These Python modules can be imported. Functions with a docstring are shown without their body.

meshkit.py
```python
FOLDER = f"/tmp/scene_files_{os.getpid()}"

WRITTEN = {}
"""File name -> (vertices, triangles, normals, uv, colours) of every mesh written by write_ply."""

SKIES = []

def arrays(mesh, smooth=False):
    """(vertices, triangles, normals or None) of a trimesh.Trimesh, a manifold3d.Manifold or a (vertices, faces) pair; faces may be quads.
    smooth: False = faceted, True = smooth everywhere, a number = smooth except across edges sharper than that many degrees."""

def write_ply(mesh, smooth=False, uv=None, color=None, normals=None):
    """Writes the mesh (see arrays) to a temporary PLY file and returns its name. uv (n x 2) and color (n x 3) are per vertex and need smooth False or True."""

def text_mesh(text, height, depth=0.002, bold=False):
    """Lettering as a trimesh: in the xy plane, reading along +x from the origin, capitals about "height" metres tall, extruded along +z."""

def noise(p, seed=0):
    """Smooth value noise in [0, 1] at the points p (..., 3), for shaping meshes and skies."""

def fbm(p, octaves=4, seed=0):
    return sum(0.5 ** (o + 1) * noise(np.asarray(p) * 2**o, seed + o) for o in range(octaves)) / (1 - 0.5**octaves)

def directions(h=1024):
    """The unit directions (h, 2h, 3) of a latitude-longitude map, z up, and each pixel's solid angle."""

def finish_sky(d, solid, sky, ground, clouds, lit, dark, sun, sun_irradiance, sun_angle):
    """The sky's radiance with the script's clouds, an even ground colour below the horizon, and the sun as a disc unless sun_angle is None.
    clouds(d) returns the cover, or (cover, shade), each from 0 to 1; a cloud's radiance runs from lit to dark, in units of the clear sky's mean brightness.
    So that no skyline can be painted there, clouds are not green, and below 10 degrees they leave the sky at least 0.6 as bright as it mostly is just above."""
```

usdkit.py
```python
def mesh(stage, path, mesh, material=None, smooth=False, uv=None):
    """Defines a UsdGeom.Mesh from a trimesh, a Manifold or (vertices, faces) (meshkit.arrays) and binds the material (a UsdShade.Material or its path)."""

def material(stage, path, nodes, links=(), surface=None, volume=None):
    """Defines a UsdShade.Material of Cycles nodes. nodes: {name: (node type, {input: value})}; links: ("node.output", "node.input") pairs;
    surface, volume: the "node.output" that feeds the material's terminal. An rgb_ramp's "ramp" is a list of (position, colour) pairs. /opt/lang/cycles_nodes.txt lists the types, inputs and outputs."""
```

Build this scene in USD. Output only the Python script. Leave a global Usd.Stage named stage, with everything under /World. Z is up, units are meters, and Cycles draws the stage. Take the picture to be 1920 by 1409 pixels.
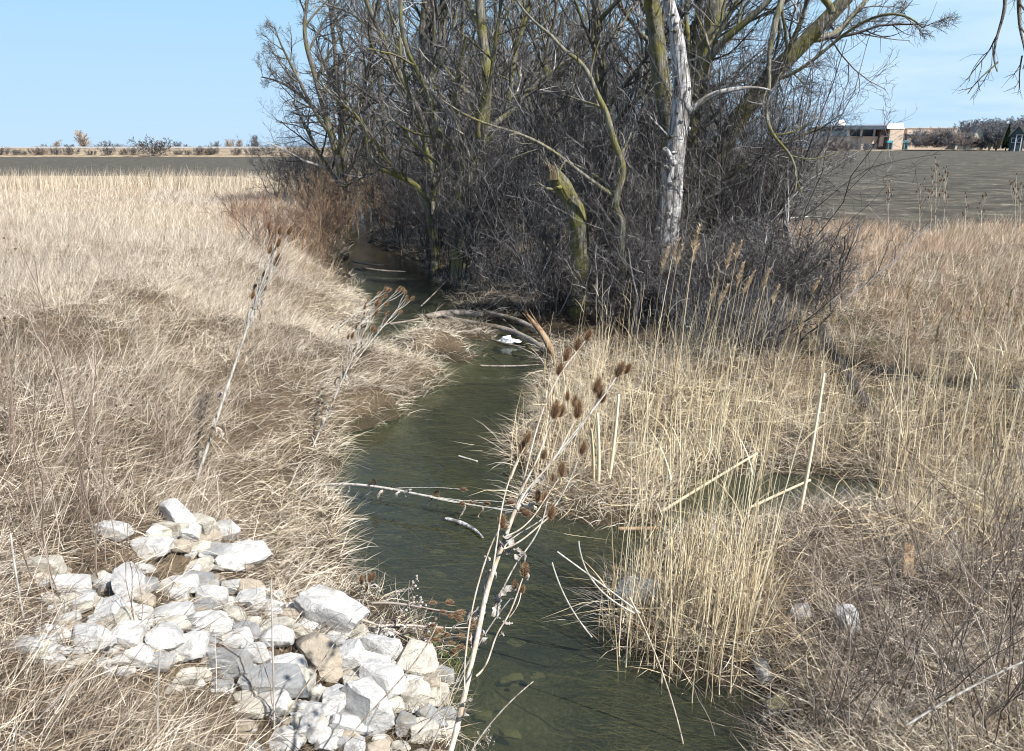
import math, numpy as np, trimesh, shapely, usdkit, meshkit
from shapely.geometry import Polygon, Point
from scipy.interpolate import CubicSpline
from scipy.sparse import coo_matrix
from scipy.sparse.csgraph import connected_components
from pxr import Usd, UsdGeom, UsdLux, UsdShade, Gf, Vt, Sdf

stage = Usd.Stage.CreateInMemory()
UsdGeom.Xform.Define(stage, '/World'); UsdGeom.Scope.Define(stage, '/World/Looks')

# ---------------------------------------------------------------- camera, sky, sun, exposure
EYE, PITCH, FPX = 2.8, math.radians(16.2), 1480.0          # metres above the water, tilt down, focal length in pixels of a 1920 wide frame
cam = UsdGeom.Camera.Define(stage, '/World/camera')
cam.CreateHorizontalApertureAttr(36.0); cam.CreateFocalLengthAttr(36.0 * FPX / 1920)
cam.CreateClippingRangeAttr(Gf.Vec2f(0.05, 20000)); cam.CreateExposureAttr(1.15)
cam.AddTranslateOp().Set(Gf.Vec3d(0, 0, EYE)); cam.AddRotateXOp().Set(90 - math.degrees(PITCH))
SUN_AZ, SUN_EL = math.radians(130), math.radians(47)        # behind the camera, to the right
sky = UsdLux.DomeLight.Define(stage, '/World/sky')
sky_m = usdkit.material(stage, '/World/Looks/sky', {
    's': ('sky_texture', {'sky_type': 'single_scattering', 'sun_disc': False, 'sun_elevation': SUN_EL, 'sun_rotation': SUN_AZ, 'air_density': 1.0, 'aerosol_density': 0.3, 'ozone_density': 2.0, 'altitude': 200.0}),
    'tc': ('texture_coordinate', {}), 'sx': ('separate_xyz', {}),
    'low': ('rgb_ramp', {'ramp': [(0, (3.45, 4.8, 6.2)), (.06, (3.2, 4.7, 6.2)), (.18, (2.5, 4.35, 6.05)), (.5, (1.8, 3.5, 5.6)), (1, (1.6, 3.0, 5.2))]}),
    'lf': ('map_range', {'from_min': 0.15, 'from_max': 0.6, 'to_min': 1.0, 'to_max': 0.0, 'clamp': True}), 'base': ('mix_color', {'use_clamp': False}),
    'mp': ('mapping', {'scale': (1.3, 1.3, 10.0), 'rotation': (0.10, 0.05, 0.3)}),
    'n': ('noise_texture', {'scale': 2.0, 'detail': 6.0, 'roughness': 0.6, 'distortion': 0.5}),
    'cr': ('map_range', {'from_min': 0.40, 'from_max': 0.66, 'to_min': 0.0, 'to_max': 0.9, 'clamp': True}),
    'hs': ('map_range', {'from_min': 0.15, 'from_max': 0.6, 'to_min': 0.0, 'to_max': 1.0, 'clamp': True}),
    'fm': ('math', {'math_type': 'multiply'}), 'mx': ('mix_color', {'b': (4.7, 5.7, 6.7), 'use_clamp': False}),
    'b': ('background_shader', {'strength': 0.075})},
    [('tc.generated', 'mp.vector'), ('mp.vector', 'n.vector'), ('n.fac', 'cr.value'), ('tc.generated', 'sx.vector'), ('sx.z', 'low.fac'), ('sx.z', 'lf.value'), ('lf.result', 'base.fac'), ('s.color', 'base.a'), ('low.color', 'base.b'), ('sx.x', 'hs.value'),
     ('cr.result', 'fm.value1'), ('hs.result', 'fm.value2'), ('fm.value', 'mx.fac'), ('base.result', 'mx.a'), ('mx.result', 'b.color')], surface='b.background')
UsdShade.MaterialBindingAPI.Apply(sky.GetPrim()).Bind(sky_m)
sun = UsdLux.DistantLight.Define(stage, '/World/sun')
sun.CreateNormalizeAttr(True); sun.CreateIntensityAttr(1.25); sun.CreateAngleAttr(0.53); sun.CreateColorAttr(Gf.Vec3f(1.0, 0.975, 0.935))
sun.AddRotateXYZOp().Set(Gf.Vec3f(90 - math.degrees(SUN_EL), 0, 180 - math.degrees(SUN_AZ)))

# ---------------------------------------------------------------- helpers: where things are
CT, ST = math.cos(PITCH), math.sin(PITCH)
def ray(px, py):
    a, b = (px - 960) / FPX, (py - 704.5) / FPX
    return np.array([a, CT - b * ST, -ST - b * CT])
def on_level(px, py, z=0.0):                                # the point at height z that is seen in that direction
    d = ray(px, py); return np.array([0, 0, EYE]) + d * ((z - EYE) / d[2])
def at_range(px, py, y):                                    # the point y metres ahead
    d = ray(px, py); return np.array([0, 0, EYE]) + d * (y / d[1])
def px_size(px, py, y):                                     # metres per photograph pixel there
    return y / ray(px, py)[1] / FPX
def region(pts, z=0.0): return Polygon([on_level(a, b, z)[:2] for a, b in pts]).buffer(0)

# ---------------------------------------------------------------- helpers: prims and their description
count = {}
def path_for(name, parent):
    base = (str(parent.GetPath()) if parent is not None else '/World') + '/'
    n = count.get(base + name, 0); count[base + name] = n + 1
    return base + name + (f'_{n:03d}' if n else '')
def tag(prim, label=None, cat=None, group=None, kind=None):
    for k, v in (('label', label), ('category', cat), ('group', group), ('kind', kind)):
        if v: prim.SetCustomDataByKey(k, v)
    return prim
FIBRES, tone_rng = set(), np.random.default_rng(2024)
def obj(name, mesh, mat, parent=None, smooth=False):
    m = usdkit.mesh(stage, path_for(name, parent), mesh, mat, smooth=smooth)
    if str(mat.GetPath()) in FIBRES:                        # one random tone for each blade or twig of the mesh
        n = len(m.GetPointsAttr().Get()); f = np.array(m.GetFaceVertexIndicesAttr().Get()).reshape(-1, 3)
        k, isl = connected_components(coo_matrix((np.ones(2 * len(f), np.int8), (np.r_[f[:, 0], f[:, 1]], np.r_[f[:, 1], f[:, 2]])), shape=(n, n)), directed=False)
        UsdGeom.PrimvarsAPI(m).CreatePrimvar('tone', Sdf.ValueTypeNames.FloatArray, 'vertex').Set(Vt.FloatArray.FromNumpy(tone_rng.uniform(0, 1, k)[isl].astype(np.float32)))
    return m.GetPrim()
def place(prim, loc, rz=0.0, s=1.0, rx=0.0):
    x = UsdGeom.Xformable(prim); x.ClearXformOpOrder()
    x.AddTranslateOp().Set(Gf.Vec3d(*map(float, loc))); x.AddRotateXYZOp().Set(Gf.Vec3f(rx, 0, rz)); x.AddScaleOp().Set(Gf.Vec3f(*(np.ones(3) * s).tolist()))
def thing(name, label, cat, group=None, loc=(0, 0, 0)):
    x = UsdGeom.Xform.Define(stage, path_for(name, None)).GetPrim(); place(x, loc)
    return tag(x, label, cat, group)
def copy(src, loc, rz=0.0, s=1.0, label=None, group=None, rx=0.0):
    was = src.GetCustomData(); r = UsdGeom.Xform.Define(stage, path_for(src.GetName().rstrip('0123456789').rstrip('_'), None)).GetPrim()
    r.GetReferences().AddInternalReference(src.GetPath()); r.SetInstanceable(True)
    tag(r, label or was['label'], was['category'], group or was.get('group')); place(r, loc, rz, s, rx); return r
class Sower:
    """Puts the first one itself, then copies."""
    def __init__(self, src): self.src, self.used = src, False
    def put(self, loc, rz=0, s=1.0, label=None, group=None, rx=0.0):
        if self.used: return copy(self.src, loc, rz, s, label, group, rx)
        self.used = True; place(self.src, loc, rz, s, rx); return tag(self.src, label, None, group)
def scatter(name, label, cat, protos, pos, rz, scale, tilt=None, which=None, seed=0, kind='stuff', proto_name='tuft'):
    pi = UsdGeom.PointInstancer.Define(stage, path_for(name, None)); p = tag(pi.GetPrim(), label, cat, None, kind)
    for m, mat in protos: pi.GetPrototypesRel().AddTarget(obj(proto_name, m, mat, p).GetPath())
    n = len(pos); r = np.random.default_rng(seed)
    which = r.integers(0, len(protos), n) if which is None else which
    c, s = np.cos(rz / 2), np.sin(rz / 2); q = np.stack([c, 0 * c, 0 * c, s], 1)
    if tilt is not None:                                    # lean the local z axis towards tilt (n x 3)
        t = tilt / np.linalg.norm(tilt, axis=1, keepdims=True); ax = np.stack([-t[:, 1], t[:, 0], 0 * t[:, 0]], 1); w = 1 + t[:, 2]
        k = np.concatenate([w[:, None], ax], 1); k /= np.linalg.norm(k, axis=1, keepdims=True)
        a, b = k, q; q = np.stack([a[:, 0] * b[:, 0] - (a[:, 1:] * b[:, 1:]).sum(1), *(a[:, :1] * b[:, 1:] + b[:, :1] * a[:, 1:] + np.cross(a[:, 1:], b[:, 1:])).T], 1)
    pi.CreatePositionsAttr(Vt.Vec3fArray.FromNumpy(pos.astype(np.float32)))
    pi.CreateProtoIndicesAttr(Vt.IntArray.FromNumpy(which.astype(np.int32)))
    pi.CreateOrientationsAttr(Vt.QuathArray([Gf.Quath(float(x[0]), float(x[1]), float(x[2]), float(x[3])) for x in q]))
    sc = np.repeat(np.asarray(scale, float)[:, None], 3, 1) if np.ndim(scale) == 1 else scale
    pi.CreateScalesAttr(Vt.Vec3fArray.FromNumpy(sc.astype(np.float32)))
    return p

# ---------------------------------------------------------------- helpers: meshes
def join(ms):
    ms = [m for m in ms if len(m[0])]; off = np.cumsum([0] + [len(m[0]) for m in ms])
    return np.vstack([m[0] for m in ms]), np.vstack([m[1] + o for m, o in zip(ms, off)])
def unit(v): return v / (np.linalg.norm(v, axis=-1, keepdims=True) + 1e-12)
def tubes(P, R, sides=3, cap=False):
    """Many polylines at once: P (n, k, 3), R (n, k)."""
    P, R = np.asarray(P, float), np.asarray(R, float)
    if P.ndim == 2: P, R = P[None], R[None]
    n, k = R.shape; T = unit(np.gradient(P, axis=1))
    ref = np.where(np.abs(T[:, k // 2, 2:]) < 0.8, [[0, 0, 1.0]], [[0.93, 0.37, 0]])[:, None]
    A = unit(np.cross(T, ref)); B = np.cross(T, A)
    ang = np.arange(sides) * 2 * np.pi / sides
    V = P[:, :, None] + R[:, :, None, None] * (np.cos(ang)[:, None] * A[:, :, None] + np.sin(ang)[:, None] * B[:, :, None])
    i, j = np.meshgrid(np.arange(k - 1), np.arange(sides), indexing='ij')
    q = np.stack([i * sides + j, i * sides + (j + 1) % sides, (i + 1) * sides + (j + 1) % sides, (i + 1) * sides + j], -1).reshape(-1, 4)
    f = np.vstack([q[:, [0, 1, 2]], q[:, [0, 2, 3]]])
    if cap:
        e = (k - 1) * sides; f = np.vstack([f, [[e, e + a, e + a + 1] for a in range(1, sides - 1)], [[0, a + 1, a] for a in range(1, sides - 1)]])
    F = (f[None] + (np.arange(n) * k * sides)[:, None, None]).reshape(-1, 3)
    return V.reshape(-1, 3), F
def curve(pts, n, r=None):
    """A smooth line through the points, n samples; r: radii at the points."""
    pts = np.asarray(pts, float); s = np.r_[0, np.cumsum(np.linalg.norm(np.diff(pts, axis=0), axis=1))]; u = np.linspace(0, s[-1], n)
    P = CubicSpline(s, pts)(u) if len(pts) > 2 else np.stack([np.interp(u, s, pts[:, i]) for i in range(3)], 1)
    return P if r is None else (P, np.interp(u, s, r))
def bark_tube(pts, r, rings, sides, rough=0.12, seed=0, flare=0.0, cap=True):
    P, R = curve(pts, rings, r); R = R * (1 + flare * np.exp(-np.linspace(0, 1, rings) * 14))
    V, F = tubes(P, R, sides, cap); C = np.repeat(P, sides, 0); N = V - C
    L = np.linspace(0, np.linalg.norm(np.diff(P, axis=0), axis=1).sum(), rings).repeat(sides); a = np.tile(np.arange(sides) * 2 * np.pi / sides, rings)
    q = np.stack([np.cos(a) * 3, np.sin(a) * 3, L * 2.2], 1)
    d = meshkit.fbm(q + seed * 7.3, 3, seed) - 0.5 + 0.6 * (meshkit.fbm(q * [0.35, 0.35, 0.5] + seed, 2, seed) - 0.5)
    return C + N * (1 + 2 * rough * d)[:, None], F
def kids(P, R, c, g, t=(0.2, 1.0), ang=(30, 60), ln=0.5, rr=0.55, k=5, wob=0.18, up=0.05, rmin=0.003, lmin=0.1, base_len=None):
    """c children on each polyline: (P, R) of the next order of branches."""
    N, kk = R.shape; idx = np.repeat(np.arange(N), c)
    tt = t[0] + (t[1] - t[0]) * ((np.tile(np.arange(c), N) + g.uniform(0, 1, N * c)) / c); f = np.clip(tt * (kk - 1), 0, kk - 1.001); i = f.astype(int); w = (f - i)[:, None]
    S = P[idx, i] * (1 - w) + P[idx, i + 1] * w; T = unit(P[idx, i + 1] - P[idx, i]); r0 = R[idx, i] * (1 - w[:, 0]) + R[idx, i + 1] * w[:, 0]
    LP = np.linalg.norm(np.diff(P, axis=1), axis=2).sum(1) if base_len is None else np.full(N, base_len)
    L = np.maximum(LP[idx] * ln * (1.15 - 0.65 * tt) * g.uniform(0.55, 1.35, N * c), lmin)
    a = np.radians(g.uniform(*ang, N * c))[:, None]; d = unit(np.cos(a) * T + np.sin(a) * unit(np.cross(T, g.normal(size=(N * c, 3)))))
    Q = [S]; bend = g.normal(size=(N * c, 3)) * wob * 0.6
    for s in range(k - 1):
        Q.append(Q[-1] + d * (L / (k - 1))[:, None]); d = unit(d + bend + g.normal(size=d.shape) * wob + [0, 0, up])
    q = np.maximum(np.minimum(r0 * rr, L * 0.03), rmin)[:, None] * np.linspace(1, 0.42, k)
    return np.stack(Q, 1), np.maximum(q, rmin * 0.6)
def ribbons(P, W, g):
    """Blades from their centre lines P (n, k+1, 3) and widths W (n,): flat, narrowing to a point."""
    n, k = P.shape[0], P.shape[1] - 1
    D = unit(np.gradient(P, axis=1)); side = unit(np.cross(D, g.normal(size=(n, 1, 3)))) * (W[:, None, None] / 2) * np.linspace(1, 0, k + 1)[None, :, None] ** 0.6
    V = np.concatenate([np.stack([P - side, P + side], 2)[:, :k].reshape(n, 2 * k, 3), P[:, k:]], 1)
    q = np.array([[2 * s, 2 * s + 1, 2 * s + 3, 2 * s + 2] for s in range(k - 1)]).reshape(-1, 4); f = np.vstack([q[:, [0, 1, 2]], q[:, [0, 2, 3]], [[2 * k - 2, 2 * k - 1, 2 * k]]])
    return V.reshape(-1, 3), (f[None] + (np.arange(n) * (2 * k + 1))[:, None, None]).reshape(-1, 3)
def blade_lines(B, H, a, t0, t1, seg, g, twist=0.5, nrm=None):
    """Centre lines: base B (n, 3), length H, azimuth a, tilt from t0 at the base to t1 at the tip."""
    P = [B]; a2 = a + g.normal(size=len(a)) * twist
    for s in range(seg):
        u = (s + 0.5) / seg; th = t0 + (t1 - t0) * u; aa = a + (a2 - a) * u
        d = np.stack([np.sin(th) * np.cos(aa), np.sin(th) * np.sin(aa), np.cos(th)], 1)
        if nrm is not None: d = unit(d + (nrm - [0, 0, 1]))
        P.append(P[-1] + d * (H / seg)[:, None])
    return np.stack(P, 1)
def boxm(x0, x1, y0, y1, z0, z1):
    m = trimesh.creation.box([x1 - x0, y1 - y0, z1 - z0]); m.apply_translation([(x0 + x1) / 2, (y0 + y1) / 2, (z0 + z1) / 2]); return np.array(m.vertices), np.array(m.faces)
def moved(m, loc=(0, 0, 0), rz=0.0):
    c, s = math.cos(rz), math.sin(rz); return m[0] @ np.array([[c, s, 0], [-s, c, 0], [0, 0, 1.0]]) + np.asarray(loc), m[1]

# ---------------------------------------------------------------- helpers: materials
def look(name, nodes, links, surface='p.BSDF'): return usdkit.material(stage, '/World/Looks/' + name, nodes, links, surface)
def fibre(name, a, b, leaf=0.12, rough=0.65, scale=0.5, spec=0.3):
    """Grass, stalks, twigs: every blade its own tone (ramps a and b), drifting from one to the other over the ground."""
    FIBRES.add('/World/Looks/' + name)
    return look(name, {'g': ('geometry', {}), 'at': ('attribute', {'attribute': 'tone'}), 'oi': ('object_info', {}), 'ad': ('math', {'math_type': 'add'}), 'fr': ('math', {'math_type': 'fraction'}),
        'ra': ('rgb_ramp', {'ramp': a}), 'rb': ('rgb_ramp', {'ramp': b}), 'n': ('noise_texture', {'scale': scale, 'detail': 3.0}),
        'mr': ('map_range', {'from_min': 0.38, 'from_max': 0.62, 'clamp': True}), 'm': ('mix_color', {}),
        'p': ('principled_bsdf', {'roughness': rough, 'specular_ior_level': spec}), 't': ('translucent_bsdf', {}), 'x': ('mix_closure', {'fac': leaf})},
        [('at.fac', 'ad.value1'), ('oi.random', 'ad.value2'), ('ad.value', 'fr.value1'), ('fr.value', 'ra.fac'), ('fr.value', 'rb.fac'), ('g.position', 'n.vector'), ('n.fac', 'mr.value'),
         ('mr.result', 'm.fac'), ('ra.color', 'm.a'), ('rb.color', 'm.b'), ('m.result', 'p.base_color'), ('m.result', 't.color'), ('p.BSDF', 'x.closure1'), ('t.BSDF', 'x.closure2')], 'x.closure')
def plain(name, ramp, scale=6.0, rough=0.8, bump=0.0, detail=5.0, stretch=(1, 1, 1), bscale=3.0, spec=0.3):
    return look(name, {'g': ('texture_coordinate', {}), 'mp': ('mapping', {'scale': stretch}), 'n': ('noise_texture', {'scale': scale, 'detail': detail, 'roughness': 0.6}), 'n2': ('noise_texture', {'scale': scale * bscale, 'detail': 6.0, 'roughness': 0.65}),
        'r': ('rgb_ramp', {'ramp': ramp}), 'b': ('bump', {'strength': bump, 'distance': 0.02}), 'p': ('principled_bsdf', {'roughness': rough, 'specular_ior_level': spec})},
        [('g.object', 'mp.vector'), ('mp.vector', 'n.vector'), ('mp.vector', 'n2.vector'), ('n.fac', 'r.fac'), ('r.color', 'p.base_color'), ('n2.fac', 'b.height'), ('b.normal', 'p.normal')])
def bark(name, ramp, moss=(0.15, 0.14, 0.03), amount=0.5, scale=1.0):
    return look(name, {'g': ('geometry', {}), 'mp': ('mapping', {'scale': (26 * scale, 26 * scale, 3.4 * scale)}), 'n': ('noise_texture', {'scale': 1.0, 'detail': 6.0, 'roughness': 0.62, 'distortion': 0.6}),
        'r': ('rgb_ramp', {'ramp': ramp}), 'nm': ('noise_texture', {'scale': 2.6, 'detail': 4.0}), 'mm': ('map_range', {'from_min': 0.62 - amount * 0.34, 'from_max': 0.72 - amount * 0.24, 'to_max': 0.85, 'clamp': True}),
        'm': ('mix_color', {'b': moss}), 'dk': ('mix_color', {'blend_type': 'multiply', 'fac': 0.55}), 'b': ('bump', {'strength': 0.9, 'distance': 0.03}), 'p': ('principled_bsdf', {'roughness': 0.85, 'specular_ior_level': 0.2})},
        [('g.position', 'mp.vector'), ('mp.vector', 'n.vector'), ('n.fac', 'r.fac'), ('g.position', 'nm.vector'), ('nm.fac', 'mm.value'), ('mm.result', 'm.fac'), ('r.color', 'm.a'), ('m.result', 'dk.a'), ('n.color', 'dk.b'), ('m.result', 'p.base_color'),
         ('n.fac', 'b.height'), ('b.normal', 'p.normal')])

# ---------------------------------------------------------------- materials
DRY = fibre('dry_grass', [(0, (.05, .036, .022)), (.30, (.25, .185, .115)), (.6, (.57, .465, .32)), (.85, (.76, .67, .52)), (1, (.88, .81, .69))],
            [(0, (.05, .037, .027)), (.32, (.25, .195, .14)), (.65, (.53, .445, .335)), (1, (.80, .72, .60))], scale=0.5)
PALE = fibre('pale_grass', [(0, (.07, .05, .03)), (.27, (.36, .285, .185)), (.6, (.70, .60, .445)), (1, (.89, .82, .70))],
             [(0, (.06, .044, .03)), (.30, (.31, .25, .18)), (.65, (.62, .535, .42)), (1, (.86, .79, .67))], scale=0.8)
GREY = fibre('grey_grass', [(0, (.055, .043, .037)), (.35, (.28, .235, .20)), (.75, (.57, .50, .42)), (1, (.81, .74, .64))],
             [(0, (.06, .042, .03)), (.35, (.35, .275, .20)), (.75, (.62, .53, .41)), (1, (.82, .74, .62))], scale=0.3)
ORANGE = fibre('orange_grass', [(0, (.14, .07, .035)), (.4, (.36, .19, .09)), (1, (.56, .36, .20))], [(0, (.18, .11, .06)), (.4, (.46, .30, .17)), (1, (.64, .50, .34))], scale=0.8)
RUST = fibre('rust_grass', [(0, (.11, .055, .032)), (.4, (.34, .20, .125)), (1, (.55, .38, .27))], [(0, (.14, .085, .05)), (.4, (.46, .33, .22)), (1, (.68, .56, .43))], scale=0.6)
REED = fibre('reed_straw', [(0, (.20, .145, .075)), (.2, (.50, .405, .245)), (.6, (.66, .56, .36)), (1, (.80, .715, .53))], [(0, (.24, .155, .075)), (.3, (.53, .41, .25)), (1, (.76, .65, .46))], scale=1.2)
LITTER = fibre('brown_litter', [(0, (.03, .021, .014)), (.5, (.105, .074, .046)), (.85, (.24, .175, .115)), (1, (.42, .33, .24))], [(0, (.03, .023, .018)), (.5, (.12, .088, .06)), (1, (.34, .265, .19))], scale=1.0, leaf=0.1)
SPROUT = fibre('green_sprouts', [(0, (.04, .08, .015)), (.6, (.10, .17, .035)), (1, (.20, .26, .08))], [(0, (.08, .09, .03)), (1, (.22, .22, .09))], scale=2.0)
WEEDY = fibre('drowned_weed', [(0, (.06, .06, .02)), (1, (.26, .22, .09))], [(0, (.07, .055, .025)), (1, (.30, .22, .11))], leaf=0.0)
TWIG = fibre('grey_twigs', [(0, (.014, .012, .012)), (.45, (.040, .036, .035)), (.75, (.11, .104, .10)), (.92, (.24, .23, .225)), (1, (.42, .405, .395))], [(0, (.015, .012, .011)), (.5, (.042, .036, .032)), (.78, (.105, .092, .083)), (.93, (.22, .20, .185)), (1, (.36, .335, .31))], leaf=0.0, scale=0.6, rough=0.6, spec=0.3)
REDTWIG = fibre('red_twigs', [(0, (.04, .024, .02)), (.5, (.10, .055, .042)), (1, (.24, .15, .11))], [(0, (.05, .033, .026)), (.5, (.14, .085, .06)), (1, (.30, .21, .15))], leaf=0.0, scale=1.5)
OCHRETWIG = fibre('ochre_twigs', [(0, (.08, .045, .025)), (.5, (.24, .145, .08)), (1, (.42, .29, .18))], [(0, (.07, .05, .035)), (.5, (.20, .14, .09)), (1, (.38, .28, .19))], leaf=0.0, scale=1.5)
DARKSTEM = fibre('dark_weed_stems', [(0, (.035, .030, .028)), (.5, (.10, .085, .075)), (.8, (.24, .21, .18)), (1, (.42, .38, .33))], [(0, (.05, .035, .028)), (.5, (.14, .10, .075)), (1, (.34, .27, .21))], leaf=0.0)
BROWNSTEM = fibre('brown_weed_stems', [(0, (.08, .055, .043)), (.6, (.18, .125, .095)), (1, (.38, .31, .26))], [(0, (.10, .07, .055)), (.6, (.22, .165, .125)), (1, (.42, .35, .29))], leaf=0.0)
BARK = bark('grey_bark', [(0.3, (.03, .026, .022)), (.5, (.11, .098, .084)), (.75, (.24, .225, .20))], moss=(.10, .095, .035), amount=0.42)
MOSSY = bark('mossy_bark', [(0.32, (.028, .026, .02)), (.5, (.13, .12, .09)), (.72, (.30, .28, .235))], moss=(.135, .125, .035), amount=0.55)
DEADBARK = bark('bleached_dead_wood', [(0.34, (.03, .026, .022)), (.45, (.15, .14, .135)), (.53, (.40, .39, .38)), (.8, (.62, .61, .595))], moss=(.20, .18, .15), amount=0.35, scale=0.7)
LOGBARK = bark('weathered_log', [(0.2, (.06, .05, .04)), (.5, (.20, .17, .14)), (.8, (.42, .38, .33))], moss=(.10, .08, .05), amount=0.3)
RAWWOOD = bark('split_wood', [(0.25, (.05, .032, .02)), (.5, (.17, .105, .06)), (.78, (.38, .28, .18))], moss=(.30, .22, .14), amount=0.3)
def stone(name, ramp, **k):
    return look(name, {'g': ('texture_coordinate', {}), 'oi': ('object_info', {}), 'va': ('math', {'math_type': 'multiply', 'value2': 37.0}), 'cv': ('combine_xyz', {}), 'mp': ('mapping', {}), 'n': ('noise_texture', {'scale': 9.0, 'detail': 7.0, 'roughness': 0.65}), 'n2': ('noise_texture', {'scale': 24.0, 'detail': 8.0, 'roughness': 0.7}), 'ns': ('noise_texture', {'scale': 4.5, 'detail': 5.0, 'roughness': 0.7, 'distortion': 0.6}),
        'r': ('rgb_ramp', {'ramp': ramp}), 'sm': ('map_range', {'from_min': 0.54, 'from_max': 0.70, 'to_max': 0.75, 'clamp': True}), 'm': ('mix_color', {'b': (.19, .155, .105)}), 'b': ('bump', {'strength': 1.0, 'distance': 0.02}), 'p': ('principled_bsdf', {'roughness': 0.92, 'specular_ior_level': 0.15})},
        [('oi.random', 'va.value1'), ('va.value', 'cv.x'), ('va.value', 'cv.y'), ('g.object', 'mp.vector'), ('cv.vector', 'mp.location'), ('mp.vector', 'n.vector'), ('mp.vector', 'n2.vector'), ('mp.vector', 'ns.vector'), ('n.fac', 'r.fac'), ('ns.fac', 'sm.value'), ('sm.result', 'm.fac'), ('r.color', 'm.a'), ('m.result', 'p.base_color'), ('n2.fac', 'b.height'), ('b.normal', 'p.normal')])
STONES = [stone(f'limestone_{n}', [(.28, tuple(np.array(c) * .45)), (.42, tuple(np.array(c) * .78)), (.6, c), (.85, tuple(np.minimum(np.array(c) * 1.12, .86)))], scale=9.0, rough=0.9, bump=1.0, bscale=2.2, spec=0.2)
          for n, c in (('white', (.47, .46, .44)), ('cream', (.45, .42, .355)), ('grey', (.27, .27, .265)), ('buff', (.35, .30, .235)), ('drowned', (.30, .27, .15)))]
STEM = plain('teasel_stalk', [(.34, (.16, .12, .08)), (.48, (.40, .33, .25)), (.62, (.50, .45, .38)), (.8, (.58, .54, .47))], scale=4.0, stretch=(12, 12, 1.0), rough=0.6, bump=0.35)
STEM_PALE = plain('bleached_stalk', [(.34, (.14, .125, .105)), (.48, (.34, .315, .275)), (.65, (.48, .455, .41))], scale=5.0, stretch=(10, 10, 1.0), rough=0.6, bump=0.3)
HEADCORE = plain('seed_head_core', [(.3, (.03, .016, .009)), (.7, (.09, .045, .022))], scale=60.0, rough=0.9)
SPIKES = fibre('seed_head_spines', [(0, (.10, .055, .025)), (.5, (.28, .16, .08)), (1, (.52, .38, .24))], [(0, (.10, .055, .025)), (1, (.48, .33, .19))], leaf=0.2, scale=30)
CURL = plain('shrivelled_leaf', [(.34, (.07, .058, .05)), (.5, (.28, .25, .22)), (.68, (.52, .48, .43))], scale=40.0, rough=0.9, bump=0.6)
PLUME = fibre('reed_plume', [(0, (.30, .21, .12)), (.5, (.55, .42, .27)), (1, (.74, .62, .45))], [(0, (.3, .22, .13)), (1, (.66, .53, .36))], leaf=0.35, scale=8)
PLASTIC = plain('white_plastic', [(.35, (.30, .31, .31)), (.55, (.62, .63, .64)), (.7, (.74, .75, .76))], scale=9.0, rough=0.35, bump=0.3, spec=0.5)

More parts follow.
